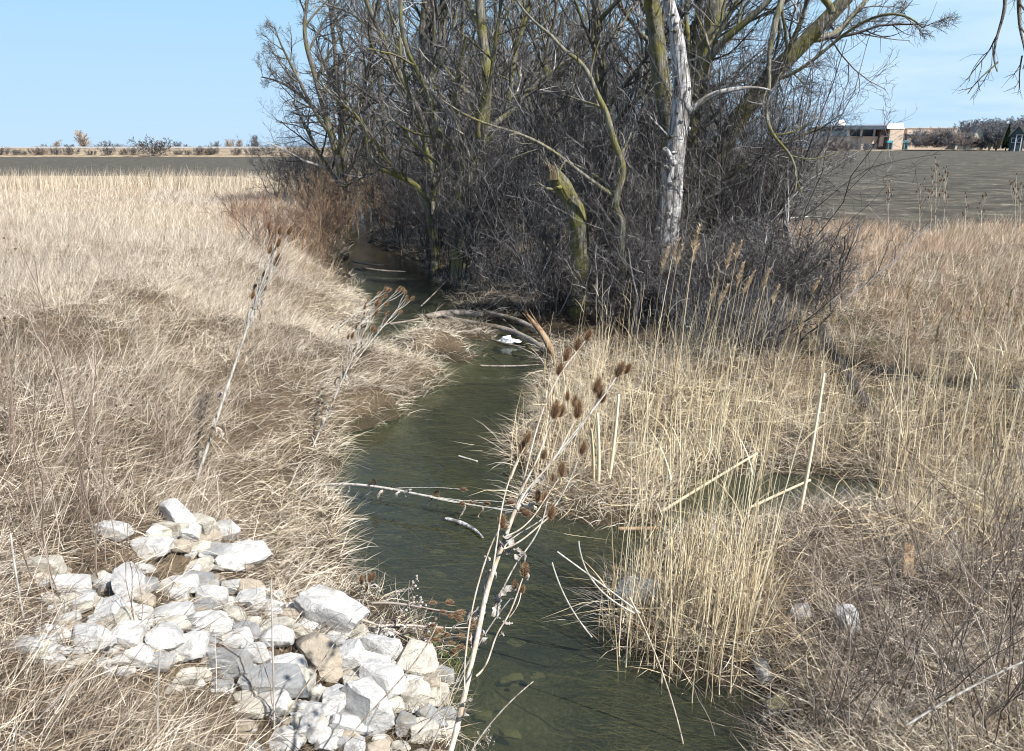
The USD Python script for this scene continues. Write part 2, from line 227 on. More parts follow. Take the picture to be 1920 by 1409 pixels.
# ---------------------------------------------------------------- stream outline and terrain
LEFT_EDGE = [(865, 1500), (850, 1409), (838, 1330), (815, 1275), (880, 1268), (845, 1228), (770, 1188), (742, 1130), (700, 1098), (648, 1064), (622, 1000), (652, 965), (632, 910), (628, 850), (690, 799), (765, 779), (768, 752), (836, 716),
             (770, 694), (705, 676), (655, 660), (638, 636), (688, 612), (702, 590), (672, 556), (650, 520), (640, 490), (658, 468), (650, 445), (640, 430)]
RIGHT_EDGE = [(700, 430), (690, 455), (725, 472), (775, 490), (812, 510), (838, 560), (855, 586), (905, 602), (965, 612), (1012, 640), (1015, 690), (990, 745), (985, 790), (932, 830), (985, 880), (1003, 925), (962, 950), (1000, 976), (1080, 988),
              (1235, 976), (1262, 922), (1245, 892), (1320, 886), (1420, 890), (1560, 888), (1640, 898), (1690, 925), (1640, 950), (1500, 952), (1420, 965), (1300, 985), (1240, 1000), (1236, 1080), (1165, 1092), (1130, 1130), (1122, 1180), (1152, 1232),
              (1222, 1268), (1300, 1292), (1400, 1302), (1440, 1342), (1432, 1409), (1445, 1500)]
L = [on_level(a, b)[:2] for a, b in LEFT_EDGE]; R_ = [on_level(a, b)[:2] for a, b in RIGHT_EDGE]
WATER = Polygon([(.25, -3), (.12, 1.2), (-.06, 2.3)] + L + [(-8.0, 40), (-13, 62), (-12, 62), (-6.6, 40)] + R_ + [(1.25, 2.2), (1.6, 1.2), (1.8, -3)]).buffer(0)
ISLET = region([(738, 664), (770, 650), (800, 641), (862, 655), (908, 668), (862, 677), (780, 677)])
DAM = region([(790, 600), (850, 599), (930, 624), (912, 642), (850, 636), (800, 622)])
WATER = WATER.difference(ISLET).difference(DAM)
def rough(ring):
    c = np.array(ring.segmentize(.07).coords)[:-1]; q = np.c_[c * 2.4, 0 * c[:, 0]]; w = np.c_[meshkit.fbm(q, 3, 41) - .5, meshkit.fbm(q, 3, 42) - .5]; return c + w * np.clip(.30 + .012 * c[:, 1:], .3, .6) * (np.hypot(c[:, 0], c[:, 1]) > 2.5)[:, None]
WATER = Polygon(rough(WATER.exterior), [rough(r) for r in WATER.interiors]).buffer(0)
MID = np.array([on_level(a, b)[:2] for a, b in [(1010, 1409), (950, 1150), (860, 980), (830, 850), (900, 740), (850, 640), (760, 560), (700, 480), (672, 430)]] + [[-12.5, 62]])
def mid_x(y): return np.interp(y, MID[:, 1], MID[:, 0])
shapely.prepare(WATER); shapely.prepare(WATER.boundary)
def shore(x, y):                                            # distance to the water's edge, negative in the water
    p = shapely.points(x, y); d = shapely.distance(WATER, p); i = d == 0; d[i] = -shapely.distance(WATER.boundary, p[i]); return d
def sstep(a, b, x): t = np.clip((x - a) / (b - a), 0, 1); return t * t * (3 - 2 * t)
def height(x, y, d=None):
    x, y = np.asarray(x, float), np.asarray(y, float); d = shore(x, y) if d is None else d
    left = x < mid_x(y); q = np.stack([x, y, 0 * x], -1)
    n1 = meshkit.fbm(q * 0.9, 3, 3) - 0.5; n2 = meshkit.fbm(q * 3.1, 3, 8) - 0.5
    topL = 1.0 - 0.30 * sstep(9, 26, y) - 0.15 * sstep(26, 45, y); wL = 2.9 - 0.9 * sstep(8, 20, y)
    topR = 0.55 + 0.30 * sstep(7, 15, y) + 0.25 * sstep(3.0, 6.0, x) * sstep(9, 4, y); wR = 4.2 - 1.0 * sstep(8, 14, y)
    lip = np.where(left, 0.10 + 0.20 * sstep(6.4, 7.8, y) * sstep(12, 10, y), 0.07) * (1 + 0.7 * n1)
    up = np.where(left, sstep(0, 1, d / wL) * topL, sstep(0, 1, d / wR) * topR); flatten = sstep(0, 1.2, d)
    z = lip * (1 - np.exp(-np.maximum(d, 0) / 0.07)) + up * 0.9 + flatten * (np.where(left, 0.13, 0.22) * n1 + 0.12 * n2) * sstep(90, 40, np.abs(y)) + n2 * 0.04
    wet = -np.minimum(0.50, 0.03 + 0.42 * np.maximum(-d, 0) ** 0.9) + 0.10 * n2 + 0.06 * n1
    far = sstep(60, 130, y) * np.where(left, 0.0, 0.55)
    return np.where(d > 0, np.maximum(z, 0.012) + far, np.minimum(wet, -0.015))
def axis(lo, a, b, hi, step, g=1.16):
    m = list(np.arange(a, b, step)); s = step
    while m[-1] < hi: s *= g; m.append(m[-1] + s)
    s = step
    while m[0] > lo: s *= g; m.insert(0, m[0] - s)
    return np.array(m)
GX, GY = axis(-2500, -6, 6, 2500, 0.08, 1.1), axis(-40, 1.0, 14, 3500, 0.08, 1.06)
X, Y = np.meshgrid(GX, GY); Z = height(X.ravel(), Y.ravel()).reshape(X.shape)
nx, ny = len(GX), len(GY); i, j = np.meshgrid(np.arange(nx - 1), np.arange(ny - 1)); a = (j * nx + i).ravel()
ground = look('soil_and_thatch', {'g': ('geometry', {}), 's': ('separate_xyz', {}), 'n': ('noise_texture', {'scale': 1.3, 'detail': 8.0, 'roughness': 0.7}), 'n2': ('noise_texture', {'scale': 38.0, 'detail': 4.0, 'roughness': 0.7}), 'av': ('math', {'math_type': 'multiply_add', 'value2': 0.55}), 'h': ('math', {'math_type': 'multiply', 'value2': 0.45}),
    'r': ('rgb_ramp', {'ramp': [(.30, (.022, .017, .011)), (.45, (.06, .044, .028)), (.60, (.13, .098, .064)), (.74, (.27, .21, .145))]}), 'mud': ('rgb_ramp', {'ramp': [(.32, (.04, .037, .021)), (.5, (.125, .112, .064)), (.66, (.26, .235, .145))]}), 'fs': ('map_range', {'from_min': 10.0, 'from_max': 26.0, 'to_max': 0.8, 'clamp': True}), 'ft': ('mix_color', {'b': (.32, .265, .19)}),
    'k': ('map_range', {'from_min': 0.10, 'from_max': 0.19, 'clamp': True}), 'kw': ('map_range', {'from_min': -0.05, 'from_max': 0.0, 'clamp': True}), 'wt': ('mix_color', {'b': (.042, .033, .021)}), 'm': ('mix_color', {}), 'b': ('bump', {'strength': 0.7, 'distance': 0.03}), 'p': ('principled_bsdf', {'roughness': 0.95, 'specular_ior_level': 0.1})},
    [('g.position', 's.vector'), ('g.position', 'n.vector'), ('g.position', 'n2.vector'), ('n2.fac', 'h.value1'), ('n.fac', 'av.value1'), ('h.value', 'av.value3'), ('av.value', 'r.fac'), ('av.value', 'mud.fac'), ('s.z', 'k.value'), ('k.result', 'm.fac'), ('s.z', 'kw.value'), ('kw.result', 'wt.fac'), ('mud.color', 'wt.a'), ('wt.result', 'm.a'), ('s.y', 'fs.value'), ('fs.result', 'ft.fac'), ('r.color', 'ft.a'), ('ft.result', 'm.b'), ('m.result', 'p.base_color'), ('n2.fac', 'b.height'), ('b.normal', 'p.normal')])
tag(obj('ground', (np.stack([X.ravel(), Y.ravel(), Z.ravel()], 1), np.stack([a, a + 1, a + nx + 1, a + nx], 1)), ground, smooth=True), 'dry grassland ground with the banks and muddy bed of the stream', 'ground', kind='structure')
water = look('murky_stream_water', {'g': ('geometry', {}), 'mp': ('mapping', {'scale': (1.0, 0.55, 1.0), 'rotation': (0, 0, 0.35)}), 'n': ('noise_texture', {'scale': 9.0, 'detail': 3.0, 'roughness': 0.55, 'distortion': 0.8}), 'b': ('bump', {'strength': 0.30, 'distance': 0.02}),
    'f': ('fresnel', {'IOR': 1.33}), 'gl': ('glossy_bsdf', {'roughness': 0.03, 'color': (1, 1, 1)}), 'tr': ('transparent_bsdf', {'color': (.60, .62, .50)}), 'd': ('diffuse_bsdf', {'color': (.034, .042, .030)}), 'md': ('mix_closure', {'fac': 0.38}), 'x': ('mix_closure', {})},
    [('g.position', 'mp.vector'), ('mp.vector', 'n.vector'), ('n.fac', 'b.height'), ('b.normal', 'gl.normal'), ('tr.BSDF', 'md.closure1'), ('d.BSDF', 'md.closure2'), ('f.fac', 'x.fac'), ('md.closure', 'x.closure1'), ('gl.BSDF', 'x.closure2')], 'x.closure')
V, F = [], []
for g_ in getattr(WATER.union(ISLET).union(DAM).buffer(0.25).simplify(0.01), 'geoms', [WATER.union(ISLET).union(DAM).buffer(0.25).simplify(0.01)]):
    v, f = trimesh.creation.triangulate_polygon(g_, engine='earcut'); F.append(np.asarray(f) + sum(map(len, V))); V.append(np.c_[v, np.zeros(len(v))])
V, F = np.vstack(V), np.vstack(F); nz = np.cross(V[F[:, 1]] - V[F[:, 0]], V[F[:, 2]] - V[F[:, 0]])[:, 2]; F[nz < 0] = F[nz < 0][:, ::-1]
tag(obj('stream', (V, F), water), 'murky olive green stream winding from the foreground back to the trees', 'stream', kind='structure')

# ploughed fields, the dry margins round them and the low road embankment on the left horizon
soil = look('ploughed_soil', {'g': ('geometry', {}), 'mp': ('mapping', {'scale': (0.55, 0.85, 1)}), 'n': ('noise_texture', {'scale': 1.6, 'detail': 8.0, 'roughness': 0.8}), 'r': ('rgb_ramp', {'ramp': [(.3, (.024, .022, .018)), (.47, (.055, .050, .041)), (.57, (.095, .086, .068)), (.61, (.12, .108, .084)), (.65, (.24, .215, .17))]}),
    'b': ('bump', {'strength': 1.0, 'distance': 0.12}), 'p': ('principled_bsdf', {'roughness': 0.95, 'specular_ior_level': 0.1})},
    [('g.position', 'mp.vector'), ('mp.vector', 'n.vector'), ('n.fac', 'r.fac'), ('r.color', 'p.base_color'), ('n.fac', 'b.height'), ('b.normal', 'p.normal')])
straw = plain('distant_dry_grass', [(.3, (.12, .09, .055)), (.5, (.21, .16, .105)), (.7, (.31, .25, .17))], scale=0.6, rough=0.95, bump=0.8, stretch=(1, 1, 3))
def sheet(xs, ys, f, lift):
    A, B = np.meshgrid(xs, ys); n = len(xs); i, j = np.meshgrid(np.arange(n - 1), np.arange(len(ys) - 1)); a = (j * n + i).ravel()
    return np.stack([A.ravel(), B.ravel(), f(A.ravel(), B.ravel()) + lift], 1), np.stack([a, a + 1, a + n + 1, a + n], 1)
def ext(x, y): return np.interp(y, GY, np.arange(len(GY))), x
from scipy.interpolate import RegularGridInterpolator
GRID = RegularGridInterpolator((GY, GX), Z, bounds_error=False, fill_value=1.0)
def top(x, y): return GRID(np.stack([np.clip(y, GY[0], GY[-1]), np.clip(x, GX[0], GX[-1])], -1))
tag(obj('ploughed_field', sheet(np.linspace(-520, -14, 140), np.linspace(60, 166, 120), lambda x, y: top(x, y) - .16 * sstep(66, 60, y), 0.10), soil), 'dark ploughed field beyond the pale meadow on the left', 'field', kind='structure')
tag(obj('ploughed_field', sheet(np.linspace(7.5, 420, 200), np.linspace(17, 236, 300), lambda x, y: top(x, y) - .25 * sstep(23, 17, y), 0.12), soil), 'dark ploughed field flecked with stubble on the right', 'field', kind='structure')
def emb(x, y): return 0.62 + 1.30 * sstep(166, 182, y) + (meshkit.fbm(np.stack([x * .15, y * .15, 0 * x], -1), 3, 5) - .5) * 0.22 * sstep(200, 180, y)
tag(obj('road_embankment', sheet(np.linspace(-700, 60, 300), np.r_[np.linspace(163, 186, 30), 195, 700], emb, 0.04), straw), 'low grassy road embankment along the left horizon', 'embankment', kind='structure')
tag(obj('field_margin', sheet(np.linspace(20, 420, 60), np.linspace(234, 330, 30), lambda x, y: top(x, y) + 0.4 * sstep(234, 242, y), 0.02), straw), 'strip of pale dry grass along the far edge of the right field', 'field margin', kind='structure')

# ---------------------------------------------------------------- scattering over the land
def sow(n, y0, y1, power, seed, side=0.74):
    g = np.random.default_rng(seed); u = g.uniform(0, 1, n); k = 2 - power   # density per area falls as y ** -power
    y = (y0 ** k + u * (y1 ** k - y0 ** k)) ** (1 / k) if k else y0 * (y1 / y0) ** u
    x = g.uniform(-1, 1, n) * (side * y + 0.6); return x, y, g
ROCKZONE = region([(10, 1060), (240, 955), (300, 950), (420, 960), (520, 1060), (560, 1125), (690, 1125), (860, 1290), (880, 1450), (470, 1450), (370, 1280), (60, 1275), (0, 1200)], 0.6)
ROCKBARE = region([(70, 1170), (60, 1100), (150, 1080), (240, 1090), (300, 990), (400, 985), (470, 1040), (430, 1090), (330, 1110), (240, 1120), (330, 1160), (400, 1120), (560, 1130), (690, 1125), (860, 1290), (880, 1450), (520, 1450), (440, 1300), (300, 1250), (110, 1235)], 0.5)
def inside(poly, x, y): return shapely.contains_xy(poly, x, y)
def normals(x, y, amount=1.0, e=0.12):
    gx, gy = (top(x + e, y) - top(x - e, y)) / (2 * e), (top(x, y + e) - top(x, y - e)) / (2 * e)
    return unit(np.stack([-gx * amount, -gy * amount, np.ones_like(x)], 1))
THICKET = Polygon([(-0.2, 12.6), (1.2, 11.2), (3.0, 9.9), (4.5, 12.0), (5.6, 17), (6.2, 24), (5, 34), (1, 48), (-9, 60), (-13, 60), (-7.2, 36), (-4.6, 25), (-3.0, 19), (-1.0, 15)])
def lay(name, label, mat, tufts, per, rad, h, w, y0, y1, power, seed, keep, face='wind', kappa=1.0, tilt=(5, 35), bend=(5, 50), seg=2, lean=0.6, cat='grass', lift=0.0, wide=9.0, shrink=None):
    """Grass as it grows: tufts of blades, each rooted on the land. One mesh."""
    x, y, g = sow(tufts, y0, y1, power, seed); d = shore(x, y); m = keep(x, y, d, g); x, y = x[m], y[m]; t = len(x); d = d[m]
    grow = np.maximum(1, y / wide) ** 0.75; size = g.uniform(0.65, 1.35, t) * (1 if shrink is None else shrink(x, y, d))
    if face == 'down': q = normals(x, y); az = np.arctan2(q[:, 1], q[:, 0]) + g.normal(size=t) * 0.95
    elif face == 'any': az = g.uniform(0, 2 * np.pi, t)
    else: az = 0.15 + g.normal(size=t) * 0.8
    i = np.repeat(np.arange(t), per); n = len(i); r = rad * grow[i] * np.abs(g.normal(size=n)); b = g.uniform(0, 2 * np.pi, n)
    bx, by = x[i] + r * np.cos(b), y[i] + r * np.sin(b); bz = top(bx, by) - 0.015 + g.uniform(0, lift + 1e-6, n)
    a = az[i] + (g.vonmises(0, kappa, n) if kappa else g.uniform(0, 2 * np.pi, n)); t0 = np.radians(g.uniform(*tilt, n)); t1 = t0 + np.radians(g.uniform(*bend, n))
    P = blade_lines(np.stack([bx, by, bz], 1), g.uniform(*h, n) * size[i], a, t0, t1, seg, g, nrm=normals(bx, by, lean))
    return tag(obj(name, ribbons(P, g.uniform(.6, 1.4, n) * w * grow[i], g), mat), label, cat, kind='stuff')
isleft = lambda x, y: x < mid_x(y)
REEDBED = region([(1000, 760), (1120, 640), (1300, 640), (1480, 660), (1640, 760), (1650, 870), (1240, 875), (990, 870), (945, 832)], .3)
REEDFRONT = region([(1240, 1050), (1330, 1030), (1420, 1040), (1440, 1090), (1450, 1190), (1410, 1250), (1250, 1262), (1150, 1225), (1130, 1120)], .2)
REEDRIGHT = region([(1660, 740), (1800, 690), (2000, 690), (2150, 1000), (1900, 980), (1660, 940)], .4)
allreeds = REEDBED.union(REEDFRONT).union(REEDRIGHT); shapely.prepare(allreeds)
LOWBANK = THICKET.buffer(0.3); shapely.prepare(LOWBANK)
rock_thin = lambda x, y, g: ~(inside(ROCKZONE, x, y) & (g.uniform(0, 1, len(x)) < 0.88)) & ~inside(ROCKBARE, x, y)
patch = lambda x, y, k, seed: meshkit.noise(np.stack([x * k, y * k, 0 * x], -1), seed)
def clump(x, y, k, seed, th):                               # tussocks with gaps between them, close to the camera
    return (y > 7.5) | (meshkit.noise(np.stack([x * k, y * k, 0 * x], -1), seed) + .35 * (meshkit.noise(np.stack([x * k * 3, y * k * 3, 0 * x], -1), seed + 1) - .5) > th)
near_short = lambda x, y, d: 0.62 + 0.38 * sstep(0.1, 1.0, d)
lay('meadow_grass', 'fine greyish tan dry grass covering the near meadow left of the stream', GREY, 13000, 17, .08, (.10, .40), .0021, 1.6, 24, 1.25, 11, lambda x, y, d, g: isleft(x, y) & (d > 0.7 + 0.7 * g.uniform(0, 1, len(x))) & rock_thin(x, y, g) & clump(x, y, 2.6, 61, .38), kappa=0.5, tilt=(4, 60), bend=(-10, 28), shrink=lambda x, y, d: (.7 + .6 * patch(x, y, .9, 2)) * (.5 + .5 * sstep(3, 6.5, y)))
lay('meadow_grass', 'pale straw stalks standing up through the near meadow', PALE, 5500, 7, .14, (.2, .6), .0022, 1.6, 26, 1.2, 41, lambda x, y, d, g: isleft(x, y) & (d > 1.0) & rock_thin(x, y, g) & (patch(x, y, .5, 9) > .42), kappa=1.6, tilt=(4, 30), bend=(0, 25))
lay('far_meadow_grass', 'dry grass of the open meadow further back on the left', GREY, 24000, 11, .14, (.13, .36), .0030, 6, 52, 1.1, 12, lambda x, y, d, g: isleft(x, y) & (d > 1.0), kappa=0.8, tilt=(5, 45), bend=(5, 50), shrink=lambda x, y, d: .7 + .6 * patch(x, y, .35, 2))
lay('tall_fringe_grass', 'tall pale grass along the far edge of the left meadow', DRY, 6500, 9, .14, (.42, 1.05), .0040, 30, 50, 0.0, 13, lambda x, y, d, g: isleft(x, y) & (d > 1.5) & (x < -7.5) & ((y > 41) | (g.uniform(0, 1, len(x)) < 0.06)), kappa=2, tilt=(2, 18), bend=(3, 30))
lay('bank_grass', 'pale matted grass drooping over both banks of the stream', PALE, 15000, 14, .06, (.16, .44), .0026, 1.7, 34, 1.15, 14, lambda x, y, d, g: (d > -0.015) & (d < np.where(isleft(x, y), np.where(y < 6.5, 1.3, 2.4), 1.0)) & (~inside(LOWBANK, x, y) | ((y > 13) & (d < .9))) & clump(x, y, 3.2, 63, .40) & rock_thin(x, y, g) & ~inside(REEDFRONT, x, y), face='down', kappa=0.4, tilt=(15, 78), bend=(0, 62), seg=3, lean=0.4, shrink=near_short)
lay('thatch', 'flattened straw lying over the ground', PALE, 12000, 11, .14, (.06, .30), .0024, 1.5, 16, 1.5, 15, lambda x, y, d, g: (d > 0.03) & ~inside(ROCKBARE, x, y) & ~inside(LOWBANK, x, y) & clump(x, y, 2.2, 65, .36), face='any', kappa=0, tilt=(60, 90), bend=(0, 25), lift=.07, lean=.9)
lay('thatch', 'brown dead leaves and bits lying between the grass', LITTER, 8000, 9, .13, (.06, .26), .0034, 1.5, 16, 1.5, 45, lambda x, y, d, g: (d > 0.03) & ~inside(LOWBANK, x, y), face='any', kappa=0, tilt=(50, 90), bend=(0, 30), lift=.05, lean=.9)
lay('twig_scraps', 'grey bits of dead stem scattered over the near ground', DARKSTEM, 3500, 6, .2, (.08, .4), .0026, 1.5, 10, 1.5, 46, lambda x, y, d, g: (d > 0.05) & ~inside(ROCKBARE, x, y) & ~inside(LOWBANK, x, y), face='any', kappa=0, tilt=(40, 90), bend=(-15, 20), lift=.10, lean=.9, cat='plant litter')
lay('dead_forbs', 'grey brown fine stalks of dead flowers in patches of the near meadow', DARKSTEM, 5200, 6, .15, (.16, .5), .0024, 1.6, 20, 1.25, 47, lambda x, y, d, g: (d > .7) & isleft(x, y) & rock_thin(x, y, g) & (patch(x, y, .42, 19) > .46), kappa=.8, tilt=(3, 35), bend=(-8, 20), cat='dead flowers')
lay('dead_forbs', 'dark fine stalks of dead plants at the lower right', DARKSTEM, 2400, 7, .15, (.12, .5), .0024, 1.5, 9, 1.4, 48, lambda x, y, d, g: (d > .25) & ~isleft(x, y) & (x > .42 * y) & (patch(x, y, .6, 23) > .36), kappa=.4, tilt=(3, 55), bend=(-8, 25), cat='dead flowers')
lay('brown_litter', 'dark brown rotting leaves in patches of the right bank', LITTER, 5200, 9, .13, (.06, .26), .0036, 2.4, 14, 1.3, 49, lambda x, y, d, g: (d > .02) & ~isleft(x, y) & (patch(x, y, .8, 29) > .5), face='any', kappa=0, tilt=(45, 90), bend=(0, 30), lift=.14, cat='litter')
lay('reed_clump', 'dense straw reeds of the front clump beside the water', REED, 620, 8, .08, (.35, .95), .0042, 2.4, 6, .8, 50, lambda x, y, d, g: inside(REEDFRONT, x, y) & (d > -.03), kappa=1.2, tilt=(1, 14), bend=(0, 16), seg=3, lean=.1, cat='reeds')
lay('orange_bank_grass', 'orange tan tall grass on the left bank at the foot of the trees', ORANGE, 3600, 10, .09, (.3, .85), .0034, 12, 42, .4, 51, lambda x, y, d, g: isleft(x, y) & (d > .25) & (d < np.clip((y - 11) * .5, .3, 3.2)) & (patch(x, y, .7, 37) > .40), kappa=1.2, tilt=(2, 22), bend=(0, 35))
lay('orange_bank_grass', 'thin patches of orange grass in the left meadow', ORANGE, 1500, 7, .10, (.25, .6), .0028, 6, 40, 1.0, 52, lambda x, y, d, g: isleft(x, y) & (d > 2.0) & (patch(x, y, .33, 38) > .68), kappa=1.2, tilt=(2, 22), bend=(0, 30))
lay('overhanging_grass', 'thick straw hanging over the undercut left bank into the water', PALE, 11000, 11, .06, (.15, .38), .0028, 4.2, 15, .6, 53, lambda x, y, d, g: isleft(x, y) & (d > -.03) & (d < .5) & ~inside(LOWBANK, x, y), face='down', kappa=.8, tilt=(25, 85), bend=(25, 95), seg=3, lean=.2)
lay('overhanging_grass', 'straw hanging over the edge of the right bank', PALE, 5000, 10, .06, (.14, .36), .0028, 4.2, 12, .6, 54, lambda x, y, d, g: ~isleft(x, y) & (d > -.02) & (d < .4) & ~inside(LOWBANK, x, y) & ~inside(REEDFRONT, x, y), face='down', kappa=.9, tilt=(35, 85), bend=(5, 60), seg=3, lean=.2)
lay('rust_meadow_grass', 'reddish tan grass of the meadow on the right below the ploughed field', RUST, 5600, 9, .10, (.18, .46), .0032, 8.0, 20, 0.6, 16, lambda x, y, d, g: ~isleft(x, y) & (d > 1.4) & ~inside(THICKET, x, y) & (x > .34 * y) & (patch(x, y, .4, 7) > .3), kappa=1.5, tilt=(4, 30), bend=(4, 40))
lay('right_meadow_grass', 'pale dry grass among the reddish grass on the right', DRY, 5600, 9, .10, (.15, .42), .0034, 8.0, 20, 0.6, 17, lambda x, y, d, g: ~isleft(x, y) & (d > 1.2) & ~inside(THICKET, x, y) & (x > .34 * y), kappa=1.5, tilt=(4, 30), bend=(4, 40))
lay('near_right_grass', 'tangled dry grass and litter on the near right bank', DRY, 9500, 13, .09, (.10, .40), .0024, 1.5, 9.5, 1.5, 18, lambda x, y, d, g: ~isleft(x, y) & (d > 0.05) & ~inside(THICKET, x, y) & clump(x, y, 2.4, 67, .40), face='any', kappa=.4, tilt=(15, 80), bend=(5, 70), seg=3)
lay('woodland_litter', 'dark leaf and twig litter on the ground under the trees', LITTER, 5000, 8, .15, (.06, .30), .005, 8, 45, 0.9, 19, lambda x, y, d, g: inside(THICKET.buffer(0.9), x, y) & (d > 0.02), face='any', kappa=0, tilt=(40, 90), bend=(0, 30), lift=.1, cat='litter')
lay('reed_bed', 'straw coloured reeds standing in dense beds on the right bank', REED, 2300, 8, .09, (.25, .78), .0042, 2.4, 13, 1.2, 20, lambda x, y, d, g: inside(allreeds, x, y) & (d > -0.06), kappa=1.5, tilt=(1, 16), bend=(0, 14), seg=3, lean=0.1, cat='reeds', shrink=lambda x, y, d: .5 + .9 * patch(x, y, 1.3, 6))
lay('reed_leaves', 'broken curling reed leaves low between the standing reeds', REED, 2100, 7, .10, (.2, .55), .0042, 2.4, 13, 1.2, 24, lambda x, y, d, g: inside(allreeds, x, y) & (d > -0.06), kappa=.4, tilt=(10, 60), bend=(0, 60), seg=3, lean=0.1, cat='reeds')
lay('fallen_reeds', 'matted fallen reed stalks along the right water edge', REED, 2600, 6, .14, (.2, .6), .0045, 2.4, 13, 1.2, 21, lambda x, y, d, g: inside(allreeds.buffer(0.3), x, y) & (d > 0.08) & ~isleft(x, y), face='any', kappa=0, tilt=(65, 90), bend=(0, 12), lift=.14, cat='reeds')
lay('green_sprouts', 'fresh green shoots at the water edge', SPROUT, 16000, 9, .05, (.04, .15), .0036, 2.6, 16, 1.2, 22, lambda x, y, d, g: (d > -0.16) & (d < 0.12) & (patch(x, y, 1.1, 4) > 0.66), face='any', kappa=0, tilt=(5, 40), bend=(5, 50), lift=.02, cat='shoots')
GREENPATCH = region([(1480, 640), (1640, 590), (1920, 560), (1920, 640), (1700, 680), (1620, 760), (1500, 720)], .45)
lay('green_undergrowth', 'low green growth showing through the dead grass on the right', SPROUT, 5000, 7, .10, (.05, .2), .005, 6, 14, 1.0, 23, lambda x, y, d, g: inside(GREENPATCH, x, y) & (patch(x, y, 1.0, 3) > .5), face='any', kappa=0, tilt=(10, 60), bend=(5, 60), cat='undergrowth')
xw, yw, gw = sow(3000, 3.0, 9.5, 1.2, 31); dw = shore(xw, yw)
mw = (dw < -0.02) & (dw > -0.75) & (((yw > 4.2) & (xw < mid_x(yw) + .1)) | (xw > mid_x(yw) + .3)); xw, yw = xw[mw].repeat(24), yw[mw].repeat(24); nw = len(xw)
Pw = blade_lines(np.stack([xw + gw.normal(size=nw) * .1, yw + gw.normal(size=nw) * .08, -0.03 - gw.uniform(0, .08, nw)], 1), gw.uniform(.15, .5, nw), -0.2 + gw.normal(size=nw) * .35, np.full(nw, 1.57), np.full(nw, 1.57), 2, gw)
tag(obj('drowned_weed', ribbons(Pw, gw.uniform(.003, .007, nw), gw), WEEDY), 'olive water weed combed by the current just under the surface', 'water weed', kind='stuff')

# ---------------------------------------------------------------- trees and shrubs of the belt along the stream
def track(pts, y0, y1=None):
    """Photograph points with widths -> a line in space that runs from y0 to y1 metres ahead, and its radii."""
    ys = np.linspace(y0, y0 if y1 is None else y1, len(pts)); P = np.array([at_range(a, b, y) for (a, b, *_), y in zip(pts, ys)])
    return P, np.array([w / 2 * px_size(a, b, y) for (a, b, w), y in zip(pts, ys)])
def rooted(P, R, deep=0.25):
    b = P[0].copy(); b[2] = top(b[0], b[1]) - deep
    return (np.vstack([b, P]), np.r_[R[0] * 1.15, R]) if P[0, 2] > b[2] + 0.1 else (P, R)
def crown_of(lines, g, c1=8, c2=6, c3=6, c4=4, ln=0.42, t=(0.3, 1.0), up=0.06, rmin=0.003, bl=None, wob=.13):
    """Branches, twigs and twiglets on the lines given as (P (n, k, 3), R (n, k)): (limbs, twigs)."""
    P, R = lines; P1, R1 = kids(P, R, c1, g, t, (28, 65), ln, .6, 7, wob * .7, up, .008, base_len=bl)
    P2, R2 = kids(P1, R1, c2, g, (.15, 1), (22, 52), .55, .55, 6, wob, up, .0042)
    P3, R3 = kids(P2, R2, c3, g, (.1, 1), (22, 55), .6, .55, 5, wob, up * .8, rmin)
    out = [tubes(P2, R2, 3), tubes(P3, R3, 3)]
    if c4: P4, R4 = kids(P3, R3, c4, g, (.1, 1), (25, 70), .5, .7, 4, wob * 1.2, .03, rmin * .85, .08); out.append(tubes(P4, R4, 3))
    return [tubes(p[None], r[None], 5) for p, r in zip(P1, R1)], join(out)
def resample(P, R, k=12): return curve(P, k, R)
def hero_tree(name, label, stems, mat, seed, crown=None, sides=14, twig=None, group=None, rough=.12, limb_mat=None):
    """stems: (line, radii, part name); the first is the trunk."""
    P0 = stems[0][0]; t = thing(name, label, 'tree', group, (P0[0][0], P0[0][1], top(P0[0][0], P0[0][1]))); o = np.array([P0[0][0], P0[0][1], float(top(P0[0][0], P0[0][1]))])
    for n, (P, R, part) in enumerate(stems):
        Ln = np.linalg.norm(np.diff(P, axis=0), axis=1).sum(); s = sides if R.max() > .05 else 8
        v, f = bark_tube(P, R, int(min(90, max(14, Ln / max(.05, R.max() * .45)))), s, rough, seed + n, .35 if n == 0 else 0); obj(part, (v - o, f), mat if n == 0 or limb_mat is None else limb_mat, t, smooth=True)
    g = np.random.default_rng(seed)
    if crown:
        ks = [resample(P, R) for P, R, _ in stems if len(P) > 2]; a, b = crown_of((np.stack([k[0] for k in ks]), np.stack([k[1] for k in ks])), g, **crown)
        [obj('branch', (m[0] - o, m[1]), limb_mat or mat, t, smooth=True) for m in a]; obj('crown', (b[0] - o, b[1]), twig or TWIG, t)
    return t
def spine(pts, y0, y1=None, root=True): P, R = track(pts, y0, y1); return rooted(P, R) if root else (P, R)
